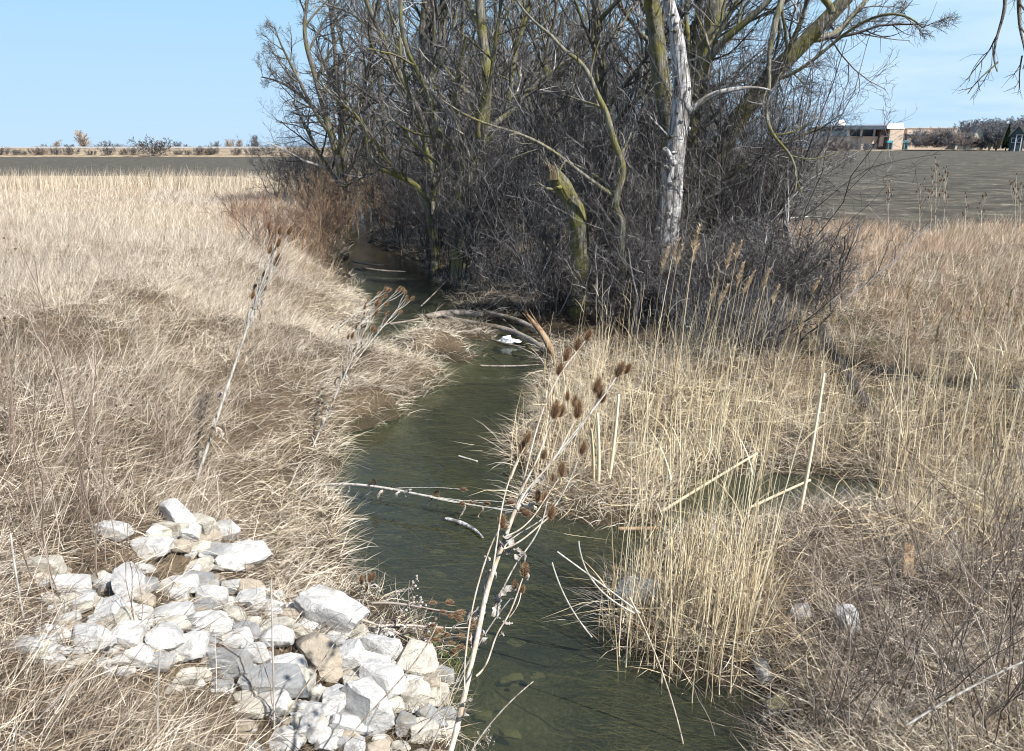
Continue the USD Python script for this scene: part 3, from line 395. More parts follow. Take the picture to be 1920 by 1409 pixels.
# the bleached snag in front with its burrs, and the live twin trunk behind it
sn = spine([(1238, 560, 56), (1246, 480, 48), (1256, 400, 40), (1262, 320, 37), (1272, 240, 36), (1279, 170, 33), (1273, 100, 27), (1266, 50, 22), (1255, 10, 21), (1246, -60, 18), (1238, -130, 13)], 12.4, 12.5)
pale = spine([(1284, 214, 15), (1308, 198, 13), (1334, 179, 10), (1372, 168, 8), (1420, 165, 5), (1450, 172, 3)], 12.4, 12.1, False)
ub = spine([(1266, 310, 12), (1250, 286, 13), (1247, 280, 10)], 12.2, 12.1, False)
snag = hero_tree('dead_tree', 'bleached white dead trunk studded with knobs standing at the front of the thicket', [(*sn, 'trunk'), (*pale, 'limb'), (*ub, 'broken_limb')], DEADBARK, 40, dict(c1=3, c2=3, c3=3, c4=0, ln=.12), 24, rough=.24)
g = np.random.default_rng(77); o = np.array(UsdGeom.XformCache().GetLocalToWorldTransform(snag).ExtractTranslation())
for k in range(34):                                         # burrs and branch scars on the snag
    u = g.uniform(.2, .95); c, r = curve(sn[0], 50, sn[1]); i = int(u * 49); a = g.uniform(-2.9, .1); m = trimesh.creation.icosphere(2, 1.0); v = np.array(m.vertices)
    v = v * (1 + .5 * (meshkit.fbm(v * 1.6 + k * 3.1, 3, k) - .5))[:, None] * [1, 1, .8] * r[i] * g.uniform(.14, .34)
    obj('burr', (v + c[i] + np.array([math.cos(a), math.sin(a), 0]) * r[i] * .98 - o, m.faces), DEADBARK if k % 3 else BARK, snag, smooth=True)
tw = spine([(1262, 520, 56), (1270, 400, 52), (1278, 320, 50), (1287, 255, 46)], 13.3, 13.3)
twl = spine([(1272, 330, 40), (1258, 262, 34), (1246, 190, 33), (1238, 130, 32), (1230, 60, 31), (1222, 0, 31), (1208, -150, 27), (1188, -400, 18), (1180, -600, 9)], 13.3, 12.9, False)
twr = spine([(1284, 270, 44), (1298, 200, 38), (1314, 140, 35), (1328, 75, 35), (1344, 5, 36), (1362, -120, 31), (1388, -350, 22), (1400, -600, 10)], 13.3, 13.6, False)
tws = spine([(1302, 180, 16), (1326, 115, 16), (1352, 82, 14), (1388, 50, 13), (1430, 12, 12), (1490, -70, 9), (1560, -200, 5)], 13.2, 12.3, False)
hero_tree('tree', 'big grey green tree forking into two thick trunks right behind the white snag', [(*tw, 'trunk'), (*twl, 'limb'), (*twr, 'limb'), (*tws, 'limb'),
    (*spine([(1300, 150, 13), (1296, 110, 10), (1289, 60, 9), (1287, 0, 9), (1280, -140, 5)], 13.4, 13.8, False), 'limb'), (*spine([(1299, 140, 11), (1304, 70, 10), (1311, 0, 9), (1322, -140, 5)], 13.5, 14, False), 'limb')], MOSSY, 50, dict(c1=7, c2=6, c3=6, c4=3, ln=.30, t=(.15, 1)), limb_mat=MOSSY)
ln_ = spine([(1290, 520, 44), (1318, 400, 38), (1345, 300, 36), (1372, 240, 35), (1405, 195, 33), (1450, 140, 31), (1500, 88, 31), (1550, 36, 27), (1602, -18, 23), (1690, -120, 15), (1790, -260, 7)], 13.8, 12.6)
hang = spine([(1560, 26, 13), (1520, -20, 12), (1480, -22, 12), (1462, 12, 12), (1450, 60, 11), (1442, 110, 9), (1441, 165, 8), (1438, 222, 7), (1452, 256, 6), (1480, 290, 5), (1493, 330, 4), (1490, 360, 3)], 12.6, 11.8, False)
hero_tree('tree', 'tree with a dark mossy trunk leaning far to the right over the thicket', [(*ln_, 'trunk'), (*hang, 'hanging_branch'), (*spine([(1440, 150, 9), (1500, 130, 7), (1590, 60, 6), (1650, 30, 5), (1730, 52, 3)], 13.2, 12, False), 'limb'), (*spine([(1355, 290, 12), (1300, 345, 11), (1282, 352, 8)], 13.4, 12.9, False), 'limb')],
    MOSSY, 60, dict(c1=9, c2=7, c3=6, c4=3, ln=.30, t=(.12, 1), up=.02))
st = spine([(1086, 590, 36), (1087, 500, 33), (1086, 430, 33), (1078, 395, 33), (1064, 366, 31), (1050, 342, 28), (1040, 326, 24), (1036, 316, 12)], 12.6, 12.3)
hero_tree('broken_tree', 'leaning mossy broken off trunk with furrowed bark left of the white snag', [(*st, 'trunk'), (*spine([(1052, 350, 7), (1028, 354, 6), (1008, 342, 3)], 12.3, 12.1, False), 'broken_limb')], MOSSY, 70, dict(c1=4, c2=4, c3=3, c4=0, ln=.25), 24, rough=.34)
stt = [p for p in stage.GetPrimAtPath('/World').GetChildren() if p.GetName() == 'broken_tree'][0]; so = np.array(UsdGeom.XformCache().GetLocalToWorldTransform(stt).ExtractTranslation()); gsp = np.random.default_rng(6); tipc = at_range(1038, 322, 12.3)
for k in range(9):
    a = k * .7; q = np.array([math.cos(a), math.sin(a), 0]) * .075; v, f = tubes(np.array([tipc + q - [0, 0, .12], tipc + q * .9, tipc + q * .8 + [-.05, 0, gsp.uniform(.05, .20)]]), np.array([.030, .024, .004]), 4); obj('splinter', (v - so, f), RAWWOOD if k % 2 else MOSSY, stt)
sl = spine([(1168, 545, 13), (1166, 482, 14), (1165, 443, 14), (1167, 420, 14), (1154, 388, 14), (1155, 372, 14), (1163, 345, 13), (1168, 318, 13), (1160, 288, 12), (1149, 258, 12), (1137, 213, 11), (1120, 178, 10), (1100, 134, 9), (1083, 113, 8), (1057, 93, 7), (1033, 67, 6), (1010, 48, 5), (973, 7, 4), (940, -60, 2)], 12.2, 12.0)
slb = spine([(1155, 374, 8), (1120, 347, 7), (1080, 317, 7), (1040, 286, 6), (1000, 263, 6), (960, 247, 5), (900, 228, 4), (850, 202, 3), (815, 178, 2)], 12.2, 11.6, False)
hero_tree('sapling', 'slim crooked yellow mossy stem arching up left beside the broken trunk', [(*sl, 'trunk'), (*slb, 'long_branch')], MOSSY, 80, dict(c1=9, c2=5, c3=5, c4=2, ln=.20, t=(.3, 1), up=.03))
hero_tree('tree', 'dark thin upright trunk behind the slim mossy stem', [(*spine([(1140, 540, 14), (1135, 430, 12), (1129, 330, 12), (1128, 270, 13), (1131, 200, 16), (1126, 100, 17), (1116, 0, 17), (1100, -200, 13), (1090, -400, 7)], 14.6, 15), 'trunk')], BARK, 90, dict(c1=16, c2=7, c3=6, c4=3, ln=.30, t=(.25, 1)))
hero_tree('tree', 'grey mossy tree with a pale wound on its trunk left of centre', [(*spine([(866, 470, 34), (866, 420, 32), (870, 350, 30), (880, 315, 29), (894, 285, 27), (906, 235, 21), (912, 180, 20), (913, 130, 20), (905, 70, 18), (900, 10, 18), (905, -120, 14), (915, -300, 8)], 17, 17.4), 'trunk'),
    (*spine([(880, 305, 13), (858, 282, 12), (838, 268, 11), (820, 240, 10), (807, 190, 10), (794, 155, 9), (770, 110, 8), (756, 66, 8), (750, 0, 7), (738, -120, 4)], 17, 16.4, False), 'limb'),
    (*spine([(898, 260, 9), (903, 205, 8), (917, 160, 8), (926, 100, 7), (938, 20, 6), (960, -100, 3)], 16.9, 16.2, False), 'limb'), (*spine([(893, 285, 14), (930, 240, 11), (948, 205, 10), (965, 110, 9), (990, 20, 7), (1010, -120, 4)], 17.2, 18, False), 'limb')], MOSSY, 100, dict(c1=9, c2=7, c3=6, c4=3, ln=.34, t=(.15, 1)))
hero_tree('tree', 'mossy tree with several upright trunks further back left of centre', [(*spine([(812, 340, 26), (812, 250, 23), (806, 170, 18), (792, 95, 15), (796, 30, 15), (800, -40, 13), (810, -200, 7)], 22, 22.5), 'trunk'), (*spine([(811, 200, 15), (815, 130, 14), (827, 83, 13), (832, 30, 12), (822, -60, 9), (815, -200, 5)], 22, 22.6, False), 'limb'),
    (*spine([(811, 260, 13), (770, 180, 11), (725, 90, 9), (690, 10, 8), (660, -80, 5)], 22, 21, False), 'limb')], BARK, 110, dict(c1=11, c2=7, c3=6, c4=3, ln=.36, t=(.2, 1)))
hero_tree('tree', 'small tree whose mossy bough sweeps low to the left over the bank', [(*spine([(812, 440, 15), (805, 400, 14), (797, 370, 12), (753, 333, 10), (723, 320, 9), (692, 288, 8), (686, 247, 6), (640, 193, 5), (600, 150, 3)], 18.5, 18.0), 'trunk'), (*spine([(805, 400, 10), (812, 340, 9), (790, 250, 8), (760, 150, 6), (750, 60, 4)], 18.5, 19, False), 'limb')], MOSSY, 120, dict(c1=12, c2=6, c3=6, c4=3, ln=.30, t=(.2, 1)))
hero_tree('tree', 'leftmost bare tree of the belt with its twigs spread against the sky', [(*spine([(648, 372, 17), (640, 330, 16), (632, 290, 15), (620, 250, 13), (608, 210, 11), (597, 165, 10), (584, 120, 9), (572, 70, 8), (575, 10, 6), (580, -90, 3)], 30, 30), 'trunk'),
    (*spine([(640, 335, 12), (645, 270, 11), (636, 200, 10), (630, 120, 8), (622, 40, 7), (612, -80, 4)], 30, 31, False), 'limb'), (*spine([(622, 255, 7), (585, 200, 6), (555, 140, 5), (530, 90, 4), (515, 50, 2)], 30, 29.4, False), 'limb'),
    (*spine([(610, 222, 7), (570, 185, 6), (535, 160, 4), (505, 148, 3), (490, 145, 2)], 30, 30.5, False), 'limb'), (*spine([(640, 300, 9), (665, 220, 8), (690, 130, 7), (700, 30, 6), (705, -90, 3)], 30, 30.5, False), 'limb')], BARK, 130, dict(c1=12, c2=8, c3=6, c4=3, ln=.38, t=(.12, 1), rmin=.0042))
def wild_tree(seed, label, H=9.0, stems=3, group='bare trees further back in the belt', mat=BARK):
    g = np.random.default_rng(seed); t = thing('background_tree', label, 'tree', group); Ps, Rs = [], []
    for s in range(stems):
        a = g.uniform(0, 6.28); lean = g.uniform(.05, .30) if s else .06; k = 10; z = np.linspace(0, H * g.uniform(.75, 1), k); w = np.cumsum(g.normal(size=(k, 2)) * .10, 0); w[0] = 0
        Ps.append(np.c_[math.cos(a) * lean * z ** 1.05 + w[:, 0], math.sin(a) * lean * z ** 1.05 + w[:, 1], z - .2]); Rs.append(np.linspace(.15 if s == 0 else .10, .03, k) * g.uniform(.7, 1.2))
    for n, (P, R) in enumerate(zip(Ps, Rs)): obj('trunk' if n == 0 else 'limb', bark_tube(P, R, 36, 9, .12, seed + n, .4), mat, t, smooth=True)
    a, b = crown_of((np.stack(Ps), np.stack(Rs)), g, c1=11, c2=6, c3=6, c4=3, ln=.38, t=(.2, 1), rmin=.004); [obj('branch', m, mat, t, smooth=True) for m in a]; obj('crown', b, TWIG, t)
    return t
wild = [Sower(wild_tree(200 + k, 'bare grey tree standing among others further back in the belt', 8 + k, 3 + k % 2)) for k in range(3)]
g = np.random.default_rng(4)
for k, (x, y) in enumerate([(3.0, 17.5), (.6, 19.5), (4.2, 21), (1.6, 24), (-1.6, 22.5), (-.6, 27), (-3.2, 28), (2.2, 29), (-5.0, 33), (-2.0, 34), (1.0, 36), (-7.6, 41), (-4.4, 41), (-1.5, 44), (-9.6, 50), (-6.0, 52), (3.6, 33)]):
    wild[k % 3].put((x, y, float(top(x, y))), g.uniform(0, 360), g.uniform(.8, 1.15))
def shrub(name, seed, label, H, stems, mat, group, spread=.35, c=(7, 7, 3), rmin=.0028, lean=0.22):
    g = np.random.default_rng(seed); t = thing(name, label, 'shrub', group); k = 7; z = np.linspace(0, 1, k)[None, :, None]
    b = g.normal(size=(stems, 2)) * spread * .4; d = g.normal(size=(stems, 2)) * lean; h = H * g.uniform(.55, 1.1, stems); wv = np.cumsum(g.normal(size=(stems, k, 2)) * .05 * H / 2.5, 1)
    P = np.concatenate([b[:, None] + d[:, None] * h[:, None, None] * (z ** .9) + wv, z * h[:, None, None] - .06], 2); R = g.uniform(.006, .017, stems)[:, None] * np.linspace(1, .35, k)
    P2, R2 = kids(P, R, c[0], g, (.15, 1), (20, 60), .42, .6, 6, .16, .06, .004); P3, R3 = kids(P2, R2, c[1], g, (.1, 1), (25, 65), .5, .65, 5, .2, .04, rmin); P4, R4 = kids(P3, R3, c[2], g, (.1, 1), (25, 70), .5, .7, 4, .2, .02, rmin * .85, .06)
    obj('stems', tubes(P, R, 5), mat, t); obj('twigs', join([tubes(P2, R2, 3), tubes(P3, R3, 3), tubes(P4, R4, 3)]), mat, t); return t
brush = [Sower(shrub('thicket_shrub', 300 + k, 'bare grey many stemmed shrub in the dark thicket under the trees', 2.0 + .55 * k, 14, TWIG, 'bare shrubs of the thicket', .5)) for k in range(4)]
g = np.random.default_rng(8); ring = THICKET.buffer(-.2); n = 0; spots = []
for _ in range(6000):
    y = 10.3 + 34 * g.uniform() ** 1.5; x = g.uniform(-11, 8.5)
    if not ring.contains(Point(x, y)) or WATER.distance(Point(x, y)) < .15: continue
    if spots and min((x - a) ** 2 + (y - b) ** 2 for a, b in spots) < (.52 + .022 * (y - 10)) ** 2: continue
    spots.append((x, y))
    if len(spots) >= 130: break
def zone(x, y):
    if y < 14: return 'left of the broken mossy trunk' if x < .9 else ('between the broken trunk and the white snag' if x < 2.5 else 'right of the white snag')
    if y < 22: return 'in the middle of the belt close to the stream' if x < -.5 else ('in the middle of the belt behind the white snag' if x < 3 else 'on the field side of the belt')
    return 'deep in the back of the belt'
for k, (x, y) in enumerate(spots): brush[k % 4].put((x, y, float(top(x, y))), g.uniform(0, 360), g.uniform(.7, 1.2) * (.72 if y < 12.6 else 1), f'bare grey many stemmed shrub {zone(x, y)}', f'bare shrubs {zone(x, y)}')
och = [Sower(shrub('ochre_shrub', 320 + k, 'ochre brown brush at the left foot of the tree belt', 1.55, 14, OCHRETWIG, 'ochre brush at the left end of the belt', .5, (8, 6, 2), .003)) for k in range(2)]
for k, (px, py, h) in enumerate([(600, 425, .8), (622, 405, .9), (598, 392, 1.1), (640, 380, 1.1), (700, 372, 1.1), (735, 378, 1.0), (610, 368, 1.3), (765, 385, 1.0), (625, 360, 1.4), (690, 360, 1.3), (720, 362, 1.2), (650, 365, 1.2)]):
    x, y = on_level(px, py, 1.0)[:2]; och[k % 2].put((x, y, float(top(x, y))), g.uniform(0, 360), h)
red = Sower(shrub('red_twig_shrub', 330, 'low shrub of dark red twigs', 1.25, 20, REDTWIG, None, .7, (7, 5, 2), .0024, .45))
for px, py, s, lab in [(492, 452, .8, 'dark red twiggy shrub nearest the stream on the left bank'), (548, 425, .85, 'dark red twiggy shrub in the middle of the left bank row'), (455, 415, .65, 'low red twiggy shrub furthest left in the meadow edge'), (590, 410, .8, 'red twiggy shrub in front of the ochre brush')]:
    x, y = on_level(px, py, .95)[:2]; red.put((x, y, float(top(x, y))), g.uniform(0, 360), s, lab, 'red twig shrubs on the left bank')
gs = Sower(shrub('grey_shrub', 340, 'dense grey shrub at the left end of the tree belt', 2.3, 26, TWIG, None, 1.2, (7, 6, 3), .004, .3))
for px, py, s, lab in [(536, 352, 1.0, 'dense dark grey shrub standing out furthest left of the tree belt'), (575, 358, 1.1, 'dense grey shrub just right of the outermost shrub of the belt'), (610, 350, 1.25, 'tall grey shrub at the foot of the leftmost bare tree')]:
    x, y = on_level(px, py, 1.05)[:2]; gs.put((x, y, float(top(x, y))), g.uniform(0, 360), s, lab, 'grey shrubs at the left end of the belt')
# the tree outside the frame on the right whose drooping twigs come into view at the top corner
tr = np.array([(6.9, 6.2, .4), (6.95, 6.25, 2), (6.7, 6.4, 4), (6.4, 6.6, 6.2), (6.2, 6.8, 8)]); drop = [spine(p, 7.6, 7.3, False) for p in ([(2050, -330, 16), (1960, -260, 13), (1905, -160, 10), (1880, -60, 8), (1884, 10, 7), (1872, 60, 5), (1864, 100, 4), (1870, 135, 2)], [(2040, -310, 12), (1950, -150, 10), (1912, -40, 8), (1911, 20, 7), (1914, 60, 5), (1922, 100, 3), (1918, 130, 2)])]
drop = [(np.vstack([[6.6, 6.5, 5.0], P[1:]]), np.r_[.05, R[1:]]) for P, R in drop]
hero_tree('overhanging_tree', 'tree beside the bridge whose drooping twigs hang into the top right corner', [(tr, np.linspace(.17, .06, 5), 'trunk'), (*drop[0], 'drooping_branch'), (*drop[1], 'drooping_branch')], BARK, 150, dict(c1=7, c2=4, c3=3, c4=0, ln=.13, t=(.45, 1), up=-.08, rmin=.002))

# ---------------------------------------------------------------- limestone riprap on the near left bank and the stones in the stream
def rock_mesh(g, dims, sub=3, sharp=True):
    m = trimesh.creation.icosphere(sub, 1.0); v = np.array(m.vertices); n = g.integers(5, 9)
    N = unit(np.vstack([g.normal(size=(n, 3)), [[0, 0, 1], [0, 0, -1], [1, 0, .1], [-1, .1, 0], [0, 1, 0], [.1, -1, 0]] + g.normal(size=(6, 3)) * .22])); D = np.r_[g.uniform(.72, 1.0, n), g.uniform(.62, .85, 6)]
    r = np.min(np.where(v @ N.T > 1e-3, D / np.maximum(v @ N.T, 1e-3), 9), 1); r = np.minimum(r, 1.25)
    p = v * r[:, None]; off = g.uniform(0, 50, 3); p = p * (1 + .10 * (meshkit.fbm(p * 2.2 + off, 3, 1) - .5) + .09 * (meshkit.fbm(p * 6 + off, 3, 2) - .5))[:, None]
    p /= (p.max(0) - p.min(0)) / 2
    return p * np.asarray(dims) / 2, np.array(m.faces)
def turn(v, rx, ry, rz):
    for a, (i, j) in ((rx, (1, 2)), (ry, (2, 0)), (rz, (0, 1))):
        c, s = math.cos(a), math.sin(a); w = v.copy(); w[:, i], w[:, j] = c * v[:, i] - s * v[:, j], s * v[:, i] + c * v[:, j]; v = w
    return v
def rock(px, py, w, h, label, tone=0, rz=0.0, tilt=None, flat=.7, seed=None, level=None, sub=3, group='limestone riprap on the left bank'):
    g = np.random.default_rng(int(px * 7 + py * 13) if seed is None else seed); z = .4
    for _ in range(6): c = on_level(px, py, z); z = (float(top(c[0], c[1])) if level is None else level) + .0
    s = px_size(px, py, c[1]); W, D, H = w * s * 1.14, h * s * 1.10, h * s * flat * 1.2
    if abs(rz) > .1: W, D = math.hypot(W, D * .6) * .95, min(W, D) * .72
    v, f = rock_mesh(g, (W, D, H), sub); tx, ty = (g.normal() * .16, g.normal() * .16) if tilt is None else tilt
    v = turn(v, tx, ty, rz + g.normal() * .15); t = tag(obj('limestone_rock', (v, f), STONES[tone], smooth=13), label, 'rock', group)
    place(t, (c[0], c[1], z + H * .46)); return t
RK = [(345, 1000, 112, 58, 'long white slab at the top of the rock pile pointing down to the right', 0, -.6), (377, 1004, 60, 54, 'cream topped rock leaning on the long slab at the top of the pile', 1, -.5), (425, 1010, 50, 42, 'small greyish white rock right of the topmost slab', 0, 0), (412, 1048, 56, 36, 'pale grey rock just below the topmost slab', 2, 0),
 (462, 1062, 82, 54, 'white rock with a broken upper edge at the upper right end of the pile', 0, 0), (85, 1080, 92, 50, 'large pale rock half hidden by weeds at the far left', 1, 0), (140, 1112, 66, 42, 'rounded white rock in the weeds on the far left', 0, 0), (250, 1128, 76, 82, 'tall white slab standing up in the middle left of the pile', 0, -1.2),
 (320, 1166, 82, 44, 'white block with a dark hollow under it beside the tall slab', 0, .1), (396, 1192, 82, 56, 'white rock sloping down to the left over a dark gap', 0, .6), (315, 1207, 62, 50, 'white rock under the block with the dark hollow', 0, 0), (362, 1230, 62, 56, 'pyramid shaped white rock left of the flat grey one', 0, 0),
 (425, 1262, 88, 62, 'flat grey faced rock at the lower left of the pile', 2, 0), (468, 1141, 52, 46, 'squarish white rock near the upper right of the pile', 0, 0), (400, 1140, 56, 46, 'white rock above the cream stones', 0, 0), (442, 1166, 66, 40, 'buff cream stone in the middle of the pile', 1, -.3), (172, 1211, 76, 46, 'white rock with a notch half buried in dead grass on the left', 0, 0),
 (97, 1199, 56, 28, 'narrow white rock lying flat in the grass on the left', 0, 0), (53, 1223, 56, 38, 'white rock at the left edge of the pile', 0, 0), (100, 1246, 44, 26, 'small white rock in the grass at the lower left', 0, 0), (272, 1241, 56, 40, 'white rock at the grassy lower edge of the pile', 0, 0), (352, 1263, 56, 28, 'cream rock at the grassy lower edge of the pile', 1, 0),
 (478, 1239, 46, 44, 'upright white block left of the long buff slab', 0, .5), (518, 1190, 66, 40, 'cream rock left of the biggest boulder', 1, -.3), (462, 1196, 46, 36, 'rock with a dark grey end in the middle of the pile', 2, -.4), (618, 1173, 122, 78, 'biggest boulder, a pitted white block above the others by the dead grass', 0, -.1), (620, 1221, 72, 36, 'white slab under the biggest boulder', 0, -.1),
 (600, 1254, 116, 70, 'long buff slab slanting down to the right through the middle of the pile', 3, -.62), (662, 1248, 44, 58, 'white stone with a grey left face right of the long buff slab', 0, 0), (716, 1233, 68, 52, 'broad rounded white boulder near the lying teasels', 0, -.2), (780, 1262, 80, 64, 'big rounded cream white boulder at the water side', 1, 0),
 (716, 1300, 74, 76, 'boulder dappled by the shadow of the teasel leaves', 0, -.7), (777, 1316, 54, 46, 'cream rock between the dappled boulder and the water', 1, 0), (825, 1314, 42, 46, 'rock with a dark wet foot at the edge of the water', 1, 0), (678, 1206, 38, 36, 'small cream block right under the biggest boulder', 1, 0), (686, 1357, 92, 112, 'long white slab pointing at the viewer at the bottom of the pile', 0, -1.0),
 (518, 1302, 114, 58, 'grey rock arching over a dark cavity', 2, 0), (793, 1382, 60, 44, 'cream rock at the bottom of the pile beside the teasel stalk', 1, 0), (812, 1358, 60, 40, 'grey wedge of rock pointing at the water', 2, -.5), (655, 1378, 82, 52, 'white rock left of the long slab at the bottom', 0, -.2), (586, 1341, 62, 36, 'flat white rock with a square front edge near the bottom', 0, 0),
 (582, 1374, 60, 38, 'streaked white rock near the bottom', 0, 0), (533, 1391, 42, 36, 'white rock in the grass at the bottom edge of the picture', 0, 0), (523, 1333, 44, 28, 'white rock under the grey arch', 0, 0), (595, 1312, 44, 28, 'knobbly cream rock right of the grey arch', 1, 0), (633, 1326, 44, 46, 'white rock against the upper end of the long bottom slab', 0, 0),
 (664, 1296, 40, 38, 'cream rock left of the dappled boulder', 1, 0), (525, 1262, 46, 42, 'white rock under the bent brown stem', 0, .4), (556, 1262, 42, 42, 'white rock with fine cracks left of the long buff slab', 0, 0), (543, 1167, 42, 28, 'peach coloured stone left of the biggest boulder', 3, 0), (510, 1145, 46, 28, 'white stone below the upper right rock', 0, 0), (760, 1372, 36, 42, 'shaded grey rock between the two bottom right rocks', 2, 0),
 (210, 1165, 60, 40, 'pale rock mostly covered by dead stems left of the tall slab', 0, 0), (290, 1040, 70, 44, 'pale rock under dead weeds below the long top slab', 0, 0), (220, 1010, 60, 40, 'rock almost lost in the weeds at the upper left', 0, 0), (440, 1110, 50, 30, 'low white stone under the upper right rocks', 0, 0), (575, 1150, 40, 26, 'small white stone behind the biggest boulder', 0, 0)]
for px, py, w, h, lab, tone, rz in RK: rock(px, py, w, h, lab, tone, rz)
g = np.random.default_rng(19); PILE = Polygon([(20, 1075), (110, 1060), (200, 1090), (290, 1060), (300, 985), (350, 975), (400, 1000), (330, 1090), (380, 1020), (470, 1030), (500, 1110), (560, 1130), (700, 1180), (850, 1280), (855, 1420), (480, 1420), (400, 1290), (250, 1265), (90, 1265), (30, 1235), (90, 1150)]).buffer(0); done = 0
while done < 292:                                            # rubble between and under the bigger rocks
    px, py = g.uniform(10, 860), g.uniform(970, 1425)
    if not PILE.contains(Point(px, py)): continue
    w = g.uniform(20, 62) if done % 3 == 0 else g.uniform(18, 40); done += 1; where = 'at the weedy left end of the pile' if px < 210 else ('round the long slab at the top of the pile' if py < 1090 else ('in the middle of the pile' if px < 480 else ('round the biggest boulder' if py < 1240 and px < 700 else 'at the bottom of the pile near the water')))
    rock(px, py, w, w * g.uniform(.6, .9), f'small piece of limestone rubble {where}', int(g.choice([0, 0, 0, 1, 1, 2, 3])), 0, None, .6, done + 900, None, 2, f'limestone rubble {where}')
for px, py, w, h, lab in [(960, 1278, 44, 22, 'yellowish stone seen under the water right of the teasel stalk'), (905, 1345, 34, 18, 'yellowish stone seen under the water nearest the teasel stalk'), (880, 1385, 44, 26, 'grey green drowned stone at the foot of the teasel stalk'), (860, 1312, 30, 16, 'small drowned stone near the wet footed rock'), (1010, 1180, 34, 12, 'drowned stone in mid stream')]:
    t = rock(px, py, w, h, lab, 4, 0, (0, 0), .5, None, -.10, 3, 'stones under the water')
gs_ = np.random.default_rng(71); nst = 0
while nst < 34:
    px, py = gs_.uniform(640, 1160), gs_.uniform(1000, 1400); c = on_level(px, py, -.08)
    if not WATER.contains(Point(c[0], c[1])) or WATER.boundary.distance(Point(c[0], c[1])) > .75: continue
    w = gs_.uniform(14, 44); rock(px, py, w, w * .5, 'small olive stone lying on the stream bed under shallow water', 4, 0, (0, 0), .5, 3000 + nst, -.10, 2, 'small stones on the stream bed'); nst += 1
for px, py, w, h, lab, tone in [(1192, 1130, 76, 52, 'grey lichened rock in the reeds at the right water edge', 2), (1428, 1262, 26, 30, 'pale stone above the water at the lower right bank', 2), (1432, 1288, 32, 28, 'rounded grey stone at the lower right water edge', 2), (1588, 1175, 44, 50, 'pale rock showing through the grass on the right bank', 0), (1500, 1155, 36, 30, 'white rock in the grass left of the pale one on the right bank', 0), (1465, 1330, 50, 26, 'low mossy stone half in the water at the lower right', 4)]:
    rock(px, py, w, h, lab, tone, 0, None, .75, None, None, 3, 'stones on the right bank')

# ---------------------------------------------------------------- teasels
def head_mesh(p, d, Ln, g, n=230, core=2):
    """One spiny seed head with its bracts: (core, spines)."""
    d = unit(np.asarray(d, float)); a = unit(np.cross(d, [.31, .9, .2])); b = np.cross(d, a); M = np.stack([a, b, d])
    m = trimesh.creation.icosphere(core, 1.0); v = np.array(m.vertices); q = (v[:, 2] + 1) / 2; v = v * np.c_[np.ones((len(v), 2)) * (.195 * (1.08 - .28 * q))[:, None], np.full(len(v), .46)] + [0, 0, .46]
    i = np.arange(n) + .5; z = 1 - 2 * i / n; ph = i * 2.39996; u = np.c_[np.sqrt(1 - z * z)[:, None] * np.c_[np.cos(ph), np.sin(ph)], z]; q = (z + 1) / 2
    s = u * np.c_[np.ones((n, 2)) * (.19 * (1.08 - .28 * q))[:, None], np.full(n, .45)] + [0, 0, .46]; e = unit(u * [1, 1, .6] + [0, 0, .55] + g.normal(size=u.shape) * .12)
    S = np.stack([s, s + e * (.19 * g.uniform(.7, 1.25, n))[:, None]], 1); f1 = tubes(S, np.tile([.013, .004], (n, 1)), 3)
    br = []
    for k in range(8):
        ph = k * .785 + g.uniform(-.2, .2); t = np.linspace(0, 1, 6); rr = .06 + .36 * np.sin(t * 1.75) * g.uniform(.8, 1.2); zz = -.04 + t * g.uniform(.55, 1.25); br.append(np.c_[np.cos(ph) * rr, np.sin(ph) * rr, zz])
    f2 = tubes(np.array(br), np.tile(np.linspace(.020, .006, 6), (8, 1)), 3); tr = lambda m: (np.asarray(m[0]) * Ln @ M + p, m[1])
    return tr((v, m.faces)), tr(join([f1, f2]))
def leaf_strip(pts, w, g, seg=10, curl=.5):
    P = curve(pts, seg); T = unit(np.gradient(P, axis=0)); s = unit(np.cross(T, unit(g.normal(size=3)))); n = np.cross(T, s); W = w * np.sin(np.linspace(.25, 3.0, seg))[:, None] * (1 + .5 * g.normal(size=(seg, 1)) * .5)
    rows = [P + s * W * k + n * W * curl * (abs(k) - .3) + g.normal(size=P.shape) * w * .16 for k in (-1, -.4, .4, 1)]; V = np.stack(rows, 1).reshape(-1, 3)
    q = [[r * 4 + c, r * 4 + c + 1, r * 4 + c + 5, r * 4 + c + 4] for r in range(seg - 1) for c in range(3)]; return V, np.array(q)
def depth_ramp(py, a=(1409, 1.95), b=(640, 2.45)): return a[1] + (b[1] - a[1]) * (a[0] - py) / (a[0] - b[0])
def stalk(pts, off=0.0, sides=8, k=26):
    P = np.array([at_range(p[0], p[1], depth_ramp(p[1]) + off) for p in pts]); R = np.array([p[2] / 2 * (.85 if p[2] > 8 else .6) * px_size(p[0], p[1], depth_ramp(p[1])) for p in pts]); return curve(P, k, R)
def put_head(t, o, p, d, Ln, g, mat=SPIKES):
    c, s = head_mesh(p, d, Ln, g); h = obj('seed_head', (c[0] - o, c[1]), HEADCORE, t, smooth=True); obj('spines', (s[0] - o, s[1]), mat, h)
g = np.random.default_rng(21)
base = np.array([-.36, 1.82, float(top(-.36, 1.82)) - .05]); o = base.copy(); tz = thing('teasel', 'tall dead teasel with many brown spiny heads leaning right over the stream in the foreground', 'teasel', None, base)
P, R = stalk([(845, 1409, 13), (866, 1325, 13), (884, 1245, 12), (899, 1175, 11.5), (913, 1110, 11), (932, 1050, 10), (950, 1000, 9.5), (968, 952, 9)]); P = np.vstack([base, P]); R = np.r_[R[0] * 1.1, R]
v, f = tubes(*curve(P, 60, R), sides=12); obj('stem', (v - o, f), STEM, tz, smooth=True)
